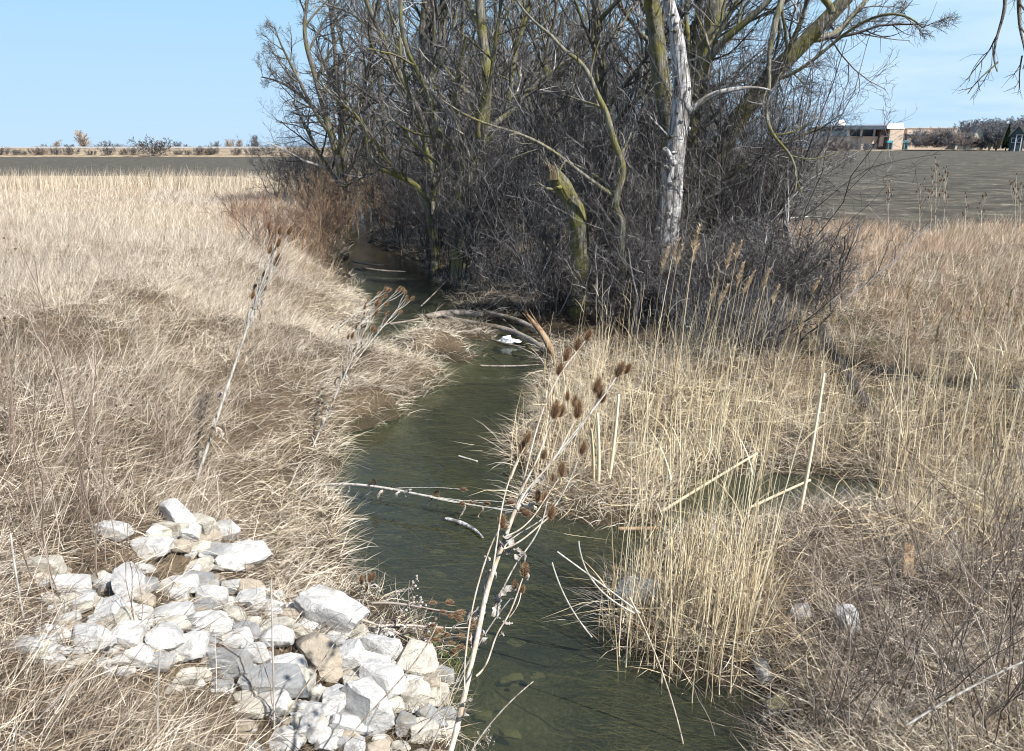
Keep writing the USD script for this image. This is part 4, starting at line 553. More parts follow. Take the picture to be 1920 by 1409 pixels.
BR = [([(966, 955, 7), (993, 856, 5), (1013, 784, 4.5), (1039, 722, 4.5), (1064, 682, 4), (1086, 655, 4), (1098, 638, 3.5)], .02), ([(968, 955, 7), (988, 900, 5.5), (1010, 855, 5.5), (1024, 815, 5.5), (1036, 788, 5)], .0), ([(970, 955, 7), (1000, 905, 5), (1039, 861, 5), (1062, 820, 4.5), (1080, 787, 5)], -.03),
      ([(972, 953, 6), (1010, 896, 5), (1053, 841, 5), (1095, 790, 5), (1128, 748, 4.5), (1155, 708, 5)], .03), ([(972, 955, 6), (1030, 872, 5), (1087, 804, 5), (1108, 772, 4.5), (1122, 748, 4)], .07), ([(918, 1090, 6), (934, 1000, 4.5), (945, 935, 4.5), (959, 890, 4), (985, 838, 4)], -.08),
      ([(936, 1045, 6), (975, 1000, 4.5), (1015, 975, 4), (1050, 935, 4), (1088, 852, 3.5)], .06), ([(950, 1005, 6), (985, 985, 4.5), (1020, 940, 4), (1048, 898, 4)], -.05), ([(942, 1030, 6), (985, 1008, 5), (1012, 985, 5), (1030, 970, 5)], -.04), ([(873, 1230, 7), (884, 1150, 5), (908, 1058, 5), (926, 1012, 5), (939, 988, 4)], -.07),
      ([(893, 1268, 7), (915, 1238, 5.5), (932, 1190, 5), (951, 1158, 5), (964, 1130, 5), (980, 1085, 4)], -.06), ([(925, 1140, 6), (945, 1100, 5.5), (969, 1056, 5), (1000, 1012, 5), (1022, 960, 4), (1026, 940, 3)], .04), ([(955, 1158, 3), (968, 1140, 3), (977, 1112, 3)], -.06), ([(872, 1300, 5), (872, 1240, 4), (880, 1170, 4), (886, 1150, 5), (893, 1145, 3)], -.09)]
for p, off in BR:
    v, f = tubes(*stalk(p, off), sides=7); obj('branch', (v - o, f), STEM if off < .03 else STEM_PALE, tz, smooth=True)
HD = [(1103, 629, 27, (.5, 1), .02), (1084, 645, 29, (.25, 1), .02), (1063, 664, 29, (.2, 1), .02), (1050, 691, 29, (.3, 1), .02), (1163, 692, 34, (.45, 1), .03), (1178, 691, 24, (.5, 1), .05), (1120, 722, 32, (.4, 1), .07), (1125, 735, 28, (.15, 1), .08), (1132, 747, 22, (.6, 1), .05), (1041, 768, 38, (.18, 1), 0), (1053, 770, 28, (.35, 1), .02), (1084, 767, 38, (.12, 1), -.03), (1078, 752, 24, (.15, 1), .02), (1064, 743, 20, (0, 1), .05),
      (990, 821, 25, (.35, 1), -.08), (980, 838, 28, (.1, 1), -.06), (1093, 841, 29, (.25, 1), .06), (1053, 880, 32, (.05, 1), -.05), (1036, 896, 18, (0, 1), -.04), (1020, 852, 22, (.2, 1), .04), (942, 978, 32, (.05, 1), -.07), (1034, 961, 31, (.25, 1), -.04), (1009, 930, 27, (.1, 1), .02), (1022, 932, 24, (.1, 1), .05), (984, 1068, 31, (.1, 1), -.06), (966, 1095, 20, (0, 1), -.04), (980, 1105, 18, (.3, 1), -.05)]
for px, py, ln, d, off in HD:
    y = depth_ramp(py) + off; s = px_size(px, py, y); D = unit(np.array([d[0], .12, d[1]])); c = at_range(px, py, y); put_head(tz, o, c - D * ln * s * .45, D, ln * s * .9, g)
def px_leaf(t, o, pts, w, off=0, mat=CURL): P = [at_range(a, b, depth_ramp(b) + off + g.normal() * .008) for a, b in pts]; v, f = leaf_strip(P, w, g, 14); obj('dried_leaf', (v - o, f), mat, t, smooth=True)
for pts, w in [([(931, 1085), (925, 1070), (914, 1072), (909, 1090), (908, 1115), (914, 1135)], .011), ([(924, 1122), (935, 1135), (930, 1150), (938, 1160)], .014), ([(926, 1118), (942, 1112), (955, 1104), (966, 1108), (956, 1124)], .009), ([(905, 1160), (896, 1152), (894, 1143), (904, 1146), (908, 1158)], .008), ([(880, 1170), (878, 1155), (884, 1148), (892, 1156), (886, 1164)], .007),
      ([(950, 1040), (956, 1015), (948, 1003), (955, 990)], .012), ([(945, 1035), (938, 1020), (930, 1024), (934, 1044)], .008), ([(962, 1030), (975, 1036), (966, 1044)], .010), ([(975, 1055), (968, 1048), (978, 1040), (984, 1056)], .009), ([(898, 1185), (890, 1205), (896, 1218)], .014), ([(905, 1180), (908, 1200), (903, 1210)], .008), ([(930, 1195), (938, 1186), (946, 1192)], .008), ([(943, 1165), (955, 1170), (962, 1168)], .006),
      ([(975, 942), (990, 950), (1002, 944)], .010), ([(982, 1092), (990, 1082), (986, 1072)], .008), ([(910, 1058), (916, 1048), (908, 1044)], .007), ([(866, 1320), (878, 1316), (888, 1310)], .007), ([(1005, 905), (1015, 895), (1008, 888)], .008), ([(955, 985), (945, 968), (958, 960)], .010), ([(862, 1350), (872, 1338), (880, 1345)], .008)]: px_leaf(tz, o, pts, w, g.uniform(-.05, .05))
def teasel_plant(label, bottom, tip, seed, size=1.0, heads=10, leafy=8, group=None, pale=True, base_px=True, mat=None, thick=.010, zbase=None, fan=.35):
    """A smaller dead teasel from its foot to its top (points in space)."""
    g = np.random.default_rng(seed); b, e = np.asarray(bottom, float), np.asarray(tip, float); L_ = np.linalg.norm(e - b); ax = unit(e - b); sag = np.array([0, 0, -.03 * L_]) * (1 - abs(ax[2])); mat = mat or (STEM_PALE if pale else STEM)
    t = thing('teasel', label, 'teasel', group, b); main = np.array([b, b + (e - b) * .4 - sag, b + (e - b) * .75, e]); P, R = curve(main, 24, np.array([thick, thick * .85, thick * .55, thick * .3]) * size)
    v, f = tubes(P, R, 7); obj('stem', (v - b, f), mat, t, smooth=True); tips = [(P[-1], unit(P[-1] - P[-3]))]
    for k in range(heads - 1):
        u = g.uniform(.42, .9); i = int(u * 23); q = unit(np.cross(ax, g.normal(size=3))); ln = L_ * g.uniform(.16, .40) * (1.15 - u * .6); Q = np.array([P[i], P[i] + ax * ln * .4 + q * ln * fan * .5, P[i] + ax * ln + q * ln * fan * .8]); v, f = tubes(*curve(Q, 8, np.array([.0034, .0028, .0022]) * size), sides=4)
        obj('branch', (v - b, f), mat, t, smooth=True); tips.append((Q[-1], unit(Q[-1] - Q[1])))
    for p, d in tips:
        c, s = head_mesh(p, d, .058 * size * g.uniform(.7, 1.2), g, 90, 1); h = obj('seed_head', (c[0] - b, c[1]), HEADCORE, t, smooth=True); obj('spines', (s[0] - b, s[1]), SPIKES, h)
    for k in range(leafy):
        i = int(g.uniform(.12, .85) * 23); q = unit(np.cross(ax, g.normal(size=3))); ln = .065 * size * g.uniform(.6, 1.4); v, f = leaf_strip([P[i], P[i] + q * ln * .5 + ax * ln * .3, P[i] + q * ln * .8 - [0, 0, ln * .4], P[i] + q * ln * .5 - [0, 0, ln * .8]], .009 * size, g); obj('dried_leaf', (v - b, f), LITTER if k % 2 else CURL, t, smooth=True)
    return t
def foot(px, py, z0=.8):
    z = z0
    for _ in range(8): c = on_level(px, py, z); z = float(top(c[0], c[1]))
    return np.array([c[0], c[1], z - .03])
def leaner(label, p, q, seed, dy=0.3, **k): b = foot(*p); return teasel_plant(label, b, at_range(q[0], q[1], b[1] + dy), seed, **k)
leaner('tall bleached teasel stalk leaning right out of the meadow left of the stream', (366, 900), (522, 440), 1, .45, size=1.2, heads=11, leafy=16, thick=.0105, fan=.2)
leaner('bleached teasel stalk leaning right over the edge of the left bank', (584, 838), (704, 575), 2, .25, size=1.1, heads=9, leafy=14, thick=.0085)
for k, (p, q) in enumerate([((632, 655), (742, 548)), ((655, 690), (760, 560)), ((600, 640), (720, 545))]): leaner(['pale teasel stalks reaching over the water from the left bank, lowest of three', 'pale teasel stalk with brown heads over the water, rightmost of three', 'pale teasel stalk slanting furthest left of three over the water'][k], p, q, 10 + k, .5, size=1.1, heads=8, leafy=4, fan=.35, thick=.007)
b0 = at_range(592, 912, 6.1); teasel_plant('bleached teasel stalk lying across the stream just above the water', b0, at_range(975, 957, 5.45), 3, 1.15, heads=8, leafy=18, thick=.0105, fan=.12)
for k, (p, q) in enumerate([((650, 1165), (870, 1255)), ((690, 1195), (880, 1240)), ((640, 1180), (845, 1275)), ((700, 1165), (860, 1228))]):
    b = foot(*p) + [0, 0, .06 + .03 * k]; e = foot(*q, .2); e[2] = max(e[2], .0) + .12 + .02 * k
    teasel_plant(['fallen teasel with dark brown heads lying beside the boulders at the water edge', 'fallen teasel stalk lying highest in the heap beside the boulders', 'fallen teasel stalk lowest in the heap beside the boulders', 'fallen teasel stalk reaching furthest back in the heap by the boulders'][k], b, e, 30 + k, .8, heads=8, leafy=9, pale=False, mat=DARKSTEM, group='fallen teasels by the boulders', fan=.5)
for k, (p, q, n) in enumerate([((668, 1150), (697, 1088), 2), ((672, 1140), (677, 1096), 1), ((668, 1150), (686, 1110), 1)]): leaner(['short teasel with two dark heads in the dead grass behind the boulders', 'single dark teasel head standing left behind the boulders', 'lowest single teasel head behind the boulders'][k], p, q, 50 + k, .05, size=.9, heads=n, leafy=1, thick=.004)
for k, (px, tp, ln) in enumerate([(1757, 312, 15), (1773, 325, 14), (1748, 350, 9), (1668, 342, 9), (1726, 348, 8), (1812, 372, 6), (1842, 370, 8), (1906, 328, 10), (1915, 345, 9)]):
    b = foot(px - 4, 450, 1.1); lab = ['tallest teasel standing against the ploughed field', 'bushy teasel right of the tallest one against the ploughed field', 'thin teasel just left of the tallest one at the field', 'leftmost teasel standing against the ploughed field', 'small teasel between the leftmost and the tallest one at the field', 'shortest teasel standing against the ploughed field', 'teasel right of the shortest one at the field', 'teasel at the right edge of the picture against the field', 'rightmost teasel of all at the field edge'][k]
    teasel_plant(lab, b, at_range(px, tp, b[1] + .2), 60 + k, .95, heads=ln, leafy=4, group='teasels at the field edge', pale=False, thick=.008)

# ---------------------------------------------------------------- reeds with plumes, reed stalks and weeds that stand out one by one
def reed_proto(seed, H=2.0, plume=.20):
    g = np.random.default_rng(seed); t = thing('reed', 'x', 'reed', 'reeds with feathery plumes'); k = 10; z = np.linspace(0, H, k); P = np.c_[.05 * H * (z / H) ** 2, .015 * np.sin(z * 2), z]
    obj('stem', tubes(P, np.linspace(.0048, .0022, k), 5), REED, t, smooth=True); n = 150; u = g.uniform(0, 1, n); S = np.c_[.05 * H + .05 * u ** 1.5, np.zeros(n), H - .02 + plume * u]
    B = blade_lines(S, plume * (.32 - .18 * u) * g.uniform(.6, 1.3, n), g.vonmises(0, 1.0, n), np.full(n, .25), g.uniform(.5, 1.3, n), 2, g); obj('plume', ribbons(B, np.full(n, .013), g), PLUME, t)
    for q in range(4):
        i = int(g.uniform(2, 8)); a = g.uniform(-1.2, 1.2); obj('leaf', ribbons(blade_lines(P[i][None], np.array([g.uniform(.2, .42)]), np.array([a]), np.array([.4]), np.array([g.uniform(.6, 1.7)]), 5, g), np.array([.008]), g), REED, t)
    return Sower(t)
rp = [reed_proto(400 + k, 2.0, .17 + .03 * k) for k in range(4)]
RD = [(1262, 478, 1205, 850), (1269, 497, 1225, 870), (1301, 471, 1262, 880), (1242, 511, 1200, 860), (1298, 490, 1250, 860), (1380, 487, 1330, 840), (1363, 500, 1310, 850), (1383, 535, 1335, 850), (1405, 533, 1350, 840), (1395, 550, 1340, 860), (1432, 540, 1380, 840), (1352, 565, 1270, 850), (1413, 585, 1370, 860), (1527, 542, 1440, 830), (1450, 565, 1390, 840), (1703, 560, 1690, 850), (1786, 590, 1770, 880),
      (1798, 600, 1785, 885), (1818, 595, 1800, 880), (1848, 590, 1840, 890), (1838, 610, 1825, 880), (1716, 618, 1705, 870), (1670, 605, 1650, 860), (1092, 572, 1075, 700), (1870, 600, 1865, 890), (1892, 570, 1890, 890), (1905, 610, 1900, 900), (1756, 640, 1750, 880), (1480, 600, 1430, 850), (1335, 560, 1280, 860), (1500, 620, 1455, 860), (1560, 610, 1530, 850)]
side_words = ['against the dark thicket', 'against the dark thicket', 'against the dark thicket', 'against the dark thicket']
for k, (tx, ty, bx, by) in enumerate(RD):
    b = foot(bx, by, .3); e = at_range(tx, ty, b[1]); H = e[2] - b[2]; s = H / 2.0; ang = math.degrees(math.atan2(e[0] - b[0], H)) - 3
    where = 'against the dark thicket' if tx < 1500 else ('before the right meadow' if tx < 1690 else 'in the right hand reed clump')
    r = rp[k % 4].put(b, 0, s, f'tall straw coloured reed with a tan plume standing {where}', f'plumed reeds {where}')
    x = UsdGeom.Xformable(r); x.ClearXformOpOrder(); x.AddTranslateOp().Set(Gf.Vec3d(*map(float, b))); x.AddRotateXYZOp().Set(Gf.Vec3f(0, float(ang), 0)); x.AddScaleOp().Set(Gf.Vec3f(float(s)))
def cane_proto(seed, H=1.6):
    g = np.random.default_rng(seed); t = thing('reed_cane', 'x', 'reed', 'bare reed canes'); k = 9; z = np.linspace(0, H, k); w = np.cumsum(g.normal(size=(k, 2)) * .008, 0); obj('stem', tubes(np.c_[w[:, 0] + .04 * z * z, w[:, 1], z], np.linspace(.0048, .0018, k), 4), REED, t, smooth=True)
    for q in range(3): obj('leaf', ribbons(blade_lines(np.array([[0.04 * (z[2 + q * 2]) ** 2, 0, z[2 + q * 2]]]), np.array([g.uniform(.15, .4)]), g.uniform(-3, 3, 1), np.array([.3]), np.array([g.uniform(.5, 1.5)]), 5, g), np.array([.006]), g), REED, t)
    return Sower(t)
cp = [cane_proto(420 + k) for k in range(5)]; g = np.random.default_rng(33)
for k in range(200):
    zone, poly = [('front reed clump beside the water', REEDFRONT), ('reed bed on the middle right bank', REEDBED), ('right hand reed clump', REEDRIGHT)][k % 3]
    while True:
        x0, y0, x1, y1 = poly.bounds; x, y = g.uniform(x0, x1), g.uniform(y0, y1)
        if poly.contains(Point(x, y)): break
    cp[k % 5].put((x, y, float(top(x, y)) - .03), g.normal() * 60, g.uniform(.55, 1.0) * (.75 if k % 3 == 1 else 1), f'thin bare straw coloured cane in the {zone}', f'reed canes of the {zone}', rx=float(g.normal() * 5))
def weed_proto(name, seed, H, mat, label, stems=1, twigs=7, lean=.1, thick=.0042, seedy=False):
    g = np.random.default_rng(seed); t = thing(name, label, 'weed'); k = 9; z = np.linspace(0, 1, k); Ps, Rs = [], []
    for s in range(stems):
        d = g.normal(size=2) * lean; h = H * g.uniform(.65, 1.1); w = np.cumsum(g.normal(size=(k, 2)) * .012, 0); Ps.append(np.c_[d[0] * h * z ** 1.3 + w[:, 0], d[1] * h * z ** 1.3 + w[:, 1], z * h - .03]); Rs.append(np.linspace(thick, thick * .35, k) * g.uniform(.8, 1.2))
    Ps, Rs = np.stack(Ps), np.stack(Rs)
    for P, R in zip(Ps, Rs): obj('stem', tubes(P, R, 5), mat, t, smooth=True)
    P2, R2 = kids(Ps, Rs, twigs, g, (.35, 1), (20, 50), .28, .6, 5, .12, .1, .0012); P3, R3 = kids(P2, R2, 4, g, (.2, 1), (20, 55), .35, .7, 4, .15, .05, .0009, .02); ms = [tubes(P2, R2, 3), tubes(P3, R3, 3)]
    obj('twigs', join(ms), mat, t)
    if seedy:
        m = trimesh.creation.icosphere(1, 1.0); e = P3[:, -1]; tag(obj('seed_tufts', join([(np.array(m.vertices) * g.uniform(.004, .009) * [1, 1, .8] + c, m.faces) for c in e[:160]]), CURL if seedy == 2 else LITTER, t), kind='stuff')
    return Sower(t)
bw = [weed_proto('brown_weed', 500 + k, 1.0, BROWNSTEM, 'reddish brown dead weed stem', 1 + k, 6, .12, .0036, k == 1) for k in range(3)]
for k, (bx, by, s, lab) in enumerate([(128, 1235, 1.0, 'thick reddish brown weed stem rising in front of the left rocks'), (118, 1140, 1.1, 'brown weed stems left of the rounded white rock'), (190, 1092, 1.15, 'brown weed stem behind the rounded white rock'), (160, 1070, 1.2, 'brown weeds rising over the far left rock'), (205, 1060, 1.0, 'brown weed at the upper left end of the rocks'), (95, 1080, 1.1, 'brown weed in front of the far left rock'),
    (60, 960, 1.1, 'brown weed in the grass above the left rocks'), (20, 900, 1.2, 'brown weed at the left edge of the picture'), (123, 780, 1.3, 'tall brown weed with seed clusters in the left meadow'), (150, 690, 1.2, 'brown weed further back in the left meadow'), (235, 990, .9, 'brown weed beside the top of the rocks'), (30, 820, 1.2, 'tall dry weed in the meadow at the far left'), (170, 960, 1.2, 'brown weed stalks in the middle of the left grass'), (300, 880, .8, 'thin brown weed left of the leaning teasel'), (255, 1190, .7, 'thin brown weed among the left rocks'), (520, 1360, .75, 'pale brown weed at the bottom of the rocks'), (500, 900, .7, 'thin weed in the grass above the stream bank')]):
    bw[k % 3].put(foot(bx, by), 40 * k, s, lab, 'brown weed stems in the left meadow')
dw_ = [weed_proto('dark_weed', 520 + k, 1.15, DARKSTEM, 'dark dead weed with fine twigs', 3 + k, 7, .42, .0036) for k in range(3)]; g = np.random.default_rng(9)
for k, (bx, by, s) in enumerate([(1755, 1330, 1.1), (1850, 1290, 1.2), (1690, 1390, .9), (1900, 1380, 1.1), (1790, 1420, 1.0), (1600, 1400, .8), (1880, 1200, 1.1), (1820, 1150, 1.0), (1530, 1380, .7), (1910, 1090, 1.1), (1700, 1250, .9), (1640, 1310, .8), (1860, 1030, 1.0), (1760, 1130, .9), (1900, 960, 1.0), (1360, 1420, .6), (1430, 1440, .6), (1700, 980, .8), (1740, 1400, .9), (1820, 1370, 1.0), (1880, 1330, 1.1), (1780, 1280, 1.0), (1850, 1410, 1.0), (1690, 1320, .9), (1660, 1220, .8), (1910, 1300, 1.0), (1570, 1330, .7)]):
    b = foot(bx, by); where = 'bottom right corner' if by > 1250 else 'right edge above the corner'
    dw_[k % 3].put(b, 57 * k, s, f'dark many stemmed dead weed in the tangle at the {where}', f'dark weeds at the {where}', rx=float(g.normal() * 6))
lw = weed_proto('pale_weed', 540, .8, BROWNSTEM, 'x', 2, 7, .2, .003, 2)
for bx, by, s, lab in [(925, 1440, .45, 'small weed with pale seed tufts at the bottom edge over the water'), (800, 1238, .9, 'thin pale weed with side twigs over the water beside the boulders'), (1420, 1430, .6, 'pale weed at the lower right water edge'), (1150, 1250, .5, 'pale weed leaning out from the front reeds')]: lw.put(foot(bx, by, .1), 20 * bx, s, lab)
def stick(name, pts, w, mat, label, cat='stick', y0=None, sides=6, z=None, group=None):
    """A stick or stem through photograph points; z: heights over the ground, or y0: metres ahead."""
    P = np.array([(foot(a, b) + [0, 0, .03 + zz] if y0 is None else at_range(a, b, y0)) for (a, b), zz in zip(pts, z if z is not None else [0] * len(pts))]); R = np.array([k / 2 * px_size(a, b, p[1]) for (a, b), k, p in zip(pts, w, P)]); o = P[0].copy()
    Q, S = curve(P, 22, R); v, f = tubes(Q, S, sides, True); t = thing(name, label, cat, group, o); obj('stem', (v - o, f), mat, t, smooth=True); return t
for pts, w, lab, y in [([(722, 1420), (850, 1290), (900, 1205), (958, 1122)], (3, 3, 3, 2.5), 'thin pale stem crossing the water right of the teasel stalk', 2.6), ([(880, 1415), (930, 1345), (1000, 1278)], (3, 3, 2.5), 'shorter thin stem over the water at the bottom', 2.7), ([(800, 1420), (838, 1335), (870, 1265)], (3, 3, 2), 'grey stem rising past the lowest boulders', 2.5), ([(515, 1400), (512, 1240), (508, 1090)], (4, 4, 3), 'straight white stem standing in the middle of the rocks', 3.0),
    ([(640, 1405), (700, 1330), (790, 1225), (820, 1170)], (3, 3, 3, 2), 'slender stem slanting over the dappled boulder', 2.7), ([(500, 1395), (570, 1290), (660, 1160)], (3, 3, 2), 'slender stem slanting over the long buff slab', 2.8), ([(297, 1409), (296, 1310), (300, 1220)], (4, 4, 3), 'white stem standing at the grassy foot of the rocks', 2.7), ([(20, 1000), (32, 1090), (45, 1160)], (4, 4, 3), 'white stem leaning left at the far left rocks', 3.1), ([(0, 1409), (90, 1330), (210, 1215)], (3, 3, 2), 'pale stem slanting up from the bottom left corner', 2.4),
    ([(1700, 1360), (1800, 1300), (1920, 1240)], (5, 5, 4), 'pale fallen stem slanting across the dark weeds at the lower right', 2.9), ([(1180, 1120), (1230, 1230), (1282, 1400)], (4, 3, 3), 'thin stem over the water at the foot of the front reeds', 3.2), ([(1085, 1015), (1100, 1070), (1190, 1150)], (3, 3, 4), 'bent pale stem leaning out over the water from the front reeds', 3.7), ([(1045, 1035), (1120, 1090), (1200, 1150)], (3, 3, 4), 'straight pale stem leaning out over the water from the front reeds', 3.7), ([(1035, 1055), (1060, 1120), (1110, 1195)], (3, 3, 3), 'low pale stem leaning out over the water', 3.6)]:
    stick('dry_stem', pts, w, STEM_PALE if 'white' in lab or 'pale' in lab else STEM, lab, 'stem', y)
def cattail(pts, w, lab, y): stick('reed_stalk', pts, w, REED, lab, 'reed', y, 5)
for k, (a, b, c, d, lab) in enumerate([(1112, 905, 1108, 805, 'broken thick reed stalk standing upright behind the teasel'), (1122, 910, 1120, 775, 'taller broken reed stalk behind the teasel'), (1142, 900, 1160, 740, 'thick reed stalk leaning right behind the teasel'), (945, 920, 972, 860, 'bent over reed blade at the tip of the reed bank'), (1100, 850, 1260, 975, 'long reed stalk fallen to the right across the small inlet'), (1160, 982, 1240, 980, 'reddish reed stalk floating at the inlet mouth'), (1240, 960, 1420, 850, 'reed stalk lying over the inlet'), (1360, 975, 1520, 900, 'second reed stalk lying over the inlet'), (1500, 960, 1545, 700, 'brown reed stalk standing between the inlet and the dark ditch')]):
    z = float(np.clip(foot(a, b, .2)[1], 3, 12)); cattail([(a, b), ((a + c) / 2 + 2, (b + d) / 2 - 2), (c, d)], (7, 6, 5), lab, z - (.0 if k < 4 else .15))

# ---------------------------------------------------------------- logs, driftwood, litter in the stream
def log(name, pts, w, label, mat=LOGBARK, lift=0.0, y=None, cat='log', water=True, sides=9, group=None):
    P = []
    for a, b in pts:
        c = on_level(a, b, .05) if water else foot(a, b); P.append(c + [0, 0, lift])
    P = np.array(P); R = np.array([k / 2 * px_size(a, b, p[1]) for (a, b), k, p in zip(pts, w, P)]); v, f = bark_tube(P, R, 26, sides, .25, int(pts[0][0])); o = P[0].copy(); t = thing(name, label, cat, group, o); obj('wood', (v - o, f), mat, t, smooth=True); return t
log('log', [(1040, 672), (1000, 648), (950, 625), (890, 612), (830, 598)], (10, 11, 10, 9, 6), 'weathered log lying along the debris at the bend', lift=.05)
log('log', [(800, 604), (850, 596), (905, 600)], (12, 13, 9), 'short thick log across the debris dam', lift=.08); log('log', [(790, 585), (815, 560), (838, 535)], (3, 2.5, 1.5), 'pale stick leaning up out of the debris dam', LOGBARK, .1)
log('log', [(915, 600), (960, 612), (1010, 640)], (9, 10, 8), 'dark log under the thicket edge at the bend', lift=.12); log('log', [(835, 966), (865, 974), (905, 1002)], (6, 8, 4), 'grey waterlogged stick floating below the lying teasel', DEADBARK, -.03, cat='stick')
log('log', [(860, 848), (895, 858)], (3, 3), 'small pale stick floating in the middle of the stream', STEM_PALE, -.04, cat='stick'); log('log', [(1160, 985), (1235, 984)], (7, 7), 'reddish piece of wood floating at the mouth of the inlet', RAWWOOD, -.03, cat='driftwood')
for k, (a, b, c, d) in enumerate([(720, 612, 800, 598), (860, 628, 930, 612), (745, 655, 830, 640), (920, 640, 985, 655), (680, 505, 760, 512), (660, 492, 720, 500), (870, 606, 940, 622), (900, 690, 1010, 688), (940, 600, 1005, 652)]):
    log('drift_stick', [(a, b), ((a + c) / 2, (b + d) / 2 + 2), (c, d)], (4, 4, 2), 'thin drifted stick caught in the debris at the bends of the stream', LOGBARK, .03, cat='stick', sides=5, group='drift sticks caught at the bends')
sb = foot(1036, 672, .2); t = thing('split_stump', 'splintered orange brown broken stub leaning left at the bend', 'stump', None, sb); P, R = curve([sb, at_range(1025, 640, sb[1]), at_range(1004, 610, sb[1] + .1), at_range(988, 590, sb[1] + .1)], 24, np.array([.05, .048, .04, .012])); v, f = bark_tube(P, R, 30, 10, .3, 3); obj('wood', (v - sb, f), RAWWOOD, t, smooth=True)
for k in range(4): v, f = tubes(*curve([P[16] + [.02 * k - .03, 0, 0], P[-1] + [.03 * k - .06, .02, .05 * (k % 2) + .02]], 4, np.array([.014, .003])), sides=4); obj('splinter', (v - sb, f), RAWWOOD, t)
c = on_level(955, 644, .02); m = trimesh.creation.icosphere(3, 1.0); v = np.array(m.vertices); v = v * [.15, .09, .03] * (1 + 1.5 * (meshkit.fbm(v * 2.6, 3, 4) - .5))[:, None]; v[:, 2] += np.where((v[:, 0] < .02) & (v[:, 0] > -.10), .05, 0) * (v[:, 2] > 0)
t = tag(obj('plastic_scrap', (v, m.faces), PLASTIC, smooth=35), 'crumpled white piece of plastic floating by the log at the bend', 'litter'); place(t, c + [0, 0, .03])
log('fallen_branch', [(1545, 585), (1500, 520), (1450, 470), (1400, 425), (1350, 390)], (8, 12, 13, 11, 7), 'dead branch fallen out of the thicket down to the right', LOGBARK, .25, cat='branch', water=False)
log('fallen_branch', [(1535, 560), (1480, 500), (1420, 470), (1350, 455)], (5, 8, 8, 5), 'second dead branch fallen beside the first', LOGBARK, .35, cat='branch', water=False); log('fallen_branch', [(1340, 445), (1420, 452), (1500, 448), (1560, 455)], (4, 6, 5, 3), 'pale dead branch lying level at the thicket edge', DEADBARK, .5, cat='branch', water=False)
b = foot(1700, 1075); t = thing('board', 'weathered piece of plank lying in the grass on the right bank', 'board', None, b + [0, 0, .12]); v, f = boxm(-.03, .03, -.13, .13, -.01, .01); obj('plank', (turn(np.array(v), .5, .1, -.35), f), RAWWOOD, t)
log('log', [(1530, 690), (1590, 738), (1655, 800)], (22, 28, 24), 'black wet log lying in the ditch among the reeds on the right', plain('wet_black_wood', [(.3, (.010, .010, .011)), (.7, (.03, .028, .027))], scale=8, rough=.5), .05, water=False)

# ---------------------------------------------------------------- low brush in front of the thicket
TANGLE = region([(1090, 560), (1180, 600), (1230, 680), (1400, 720), (1510, 690), (1530, 610), (1480, 530), (1400, 500), (1200, 520)], .45)
lay('brush_litter', 'grey dead twigs and stems lying in a tangle before the thicket', TWIG, 4200, 9, .16, (.12, .5), .0038, 8, 15.5, .5, 26, lambda x, y, d, g: inside(TANGLE, x, y) & (d > .05), face='any', kappa=0, tilt=(35, 88), bend=(-10, 25), seg=2, lift=.25, cat='brush', wide=14)
low = [Sower(shrub('low_shrub', 350 + k, 'low grey twiggy shrub in front of the thicket', 1.0, 16, TWIG, 'low shrubs before the thicket', .7, (7, 6, 3), .0022, .5)) for k in range(2)]; g = np.random.default_rng(17); n = 0
while n < 30:
    x, y = g.uniform(.6, 5.0), g.uniform(9.0, 13.2)
    if not (TANGLE.contains(Point(x, y)) or (y > 11 and THICKET.contains(Point(x, y)))) or WATER.distance(Point(x, y)) < .2: continue
    where = 'left of the white snag' if x < 2.4 else ('at the foot of the white snag' if y > 11 and x < 3.4 else 'right of the white snag')
    low[n % 2].put((x, y, float(top(x, y))), g.uniform(0, 360), g.uniform(.6, 1.25) * (.75 if y < 10.8 else 1), f'low grey twiggy shrub {where}', f'low shrubs {where}'); n += 1

# ---------------------------------------------------------------- left horizon: road, bushes on the embankment, trees beyond
ROADZ = 1.95
t = thing('guard_rail', 'thin pale guard rail along the top of the road embankment', 'guard rail', None, (0, 190, 1.9))
obj('rail', boxm(-420, 20, -.04, .04, .5, .8), plain('galvanised_steel', [(.3, (.30, .31, .32)), (.7, (.42, .42, .42))], rough=.5), t)
for k in range(60): obj('post', boxm(-200 + k * 4 - .06, -200 + k * 4 + .06, .05, .15, -.3, .62), LOGBARK, t)
def far_bush(seed, H, mat, name='far_bush'): return Sower(shrub(name, seed, 'x', H, 24, mat, None, 1.6, (8, 6, 2), .02, .42))
fb = [far_bush(600, 1.7, TWIG), far_bush(601, 1.4, BROWNSTEM)]
FB = [(5, 292, 14, 'leftmost'), (34, 295, 10, 'second from the left'), (48, 295, 7, 'tiny third from the left'), (70, 292, 12, 'fourth from the left'), (81, 293, 13, 'fifth from the left, touching the one before'), (103, 291, 12, 'sixth from the left'), (133, 294, 13, 'seventh from the left, broad'), (173, 293, 9, 'small one below the isolated tree'), (207, 293, 14, 'dark round one left of the big bush'), (231, 291, 11, 'thin one between two dark ones'), (250, 293, 13, 'nearest on the left of the big bush'),
      (334, 295, 9, 'small greenish one right of the big bush'), (352, 291, 8, 'faint one further right of the big bush'), (376, 293, 14, 'dark one under the blue grey tree'), (392, 291, 14, 'double one beside the dark one'), (401, 290, 13, 'right half of the double one'), (447, 289, 11, 'lone one before the belt'), (475, 293, 12, 'second one before the belt'), (496, 291, 15, 'last one touching the belt')]
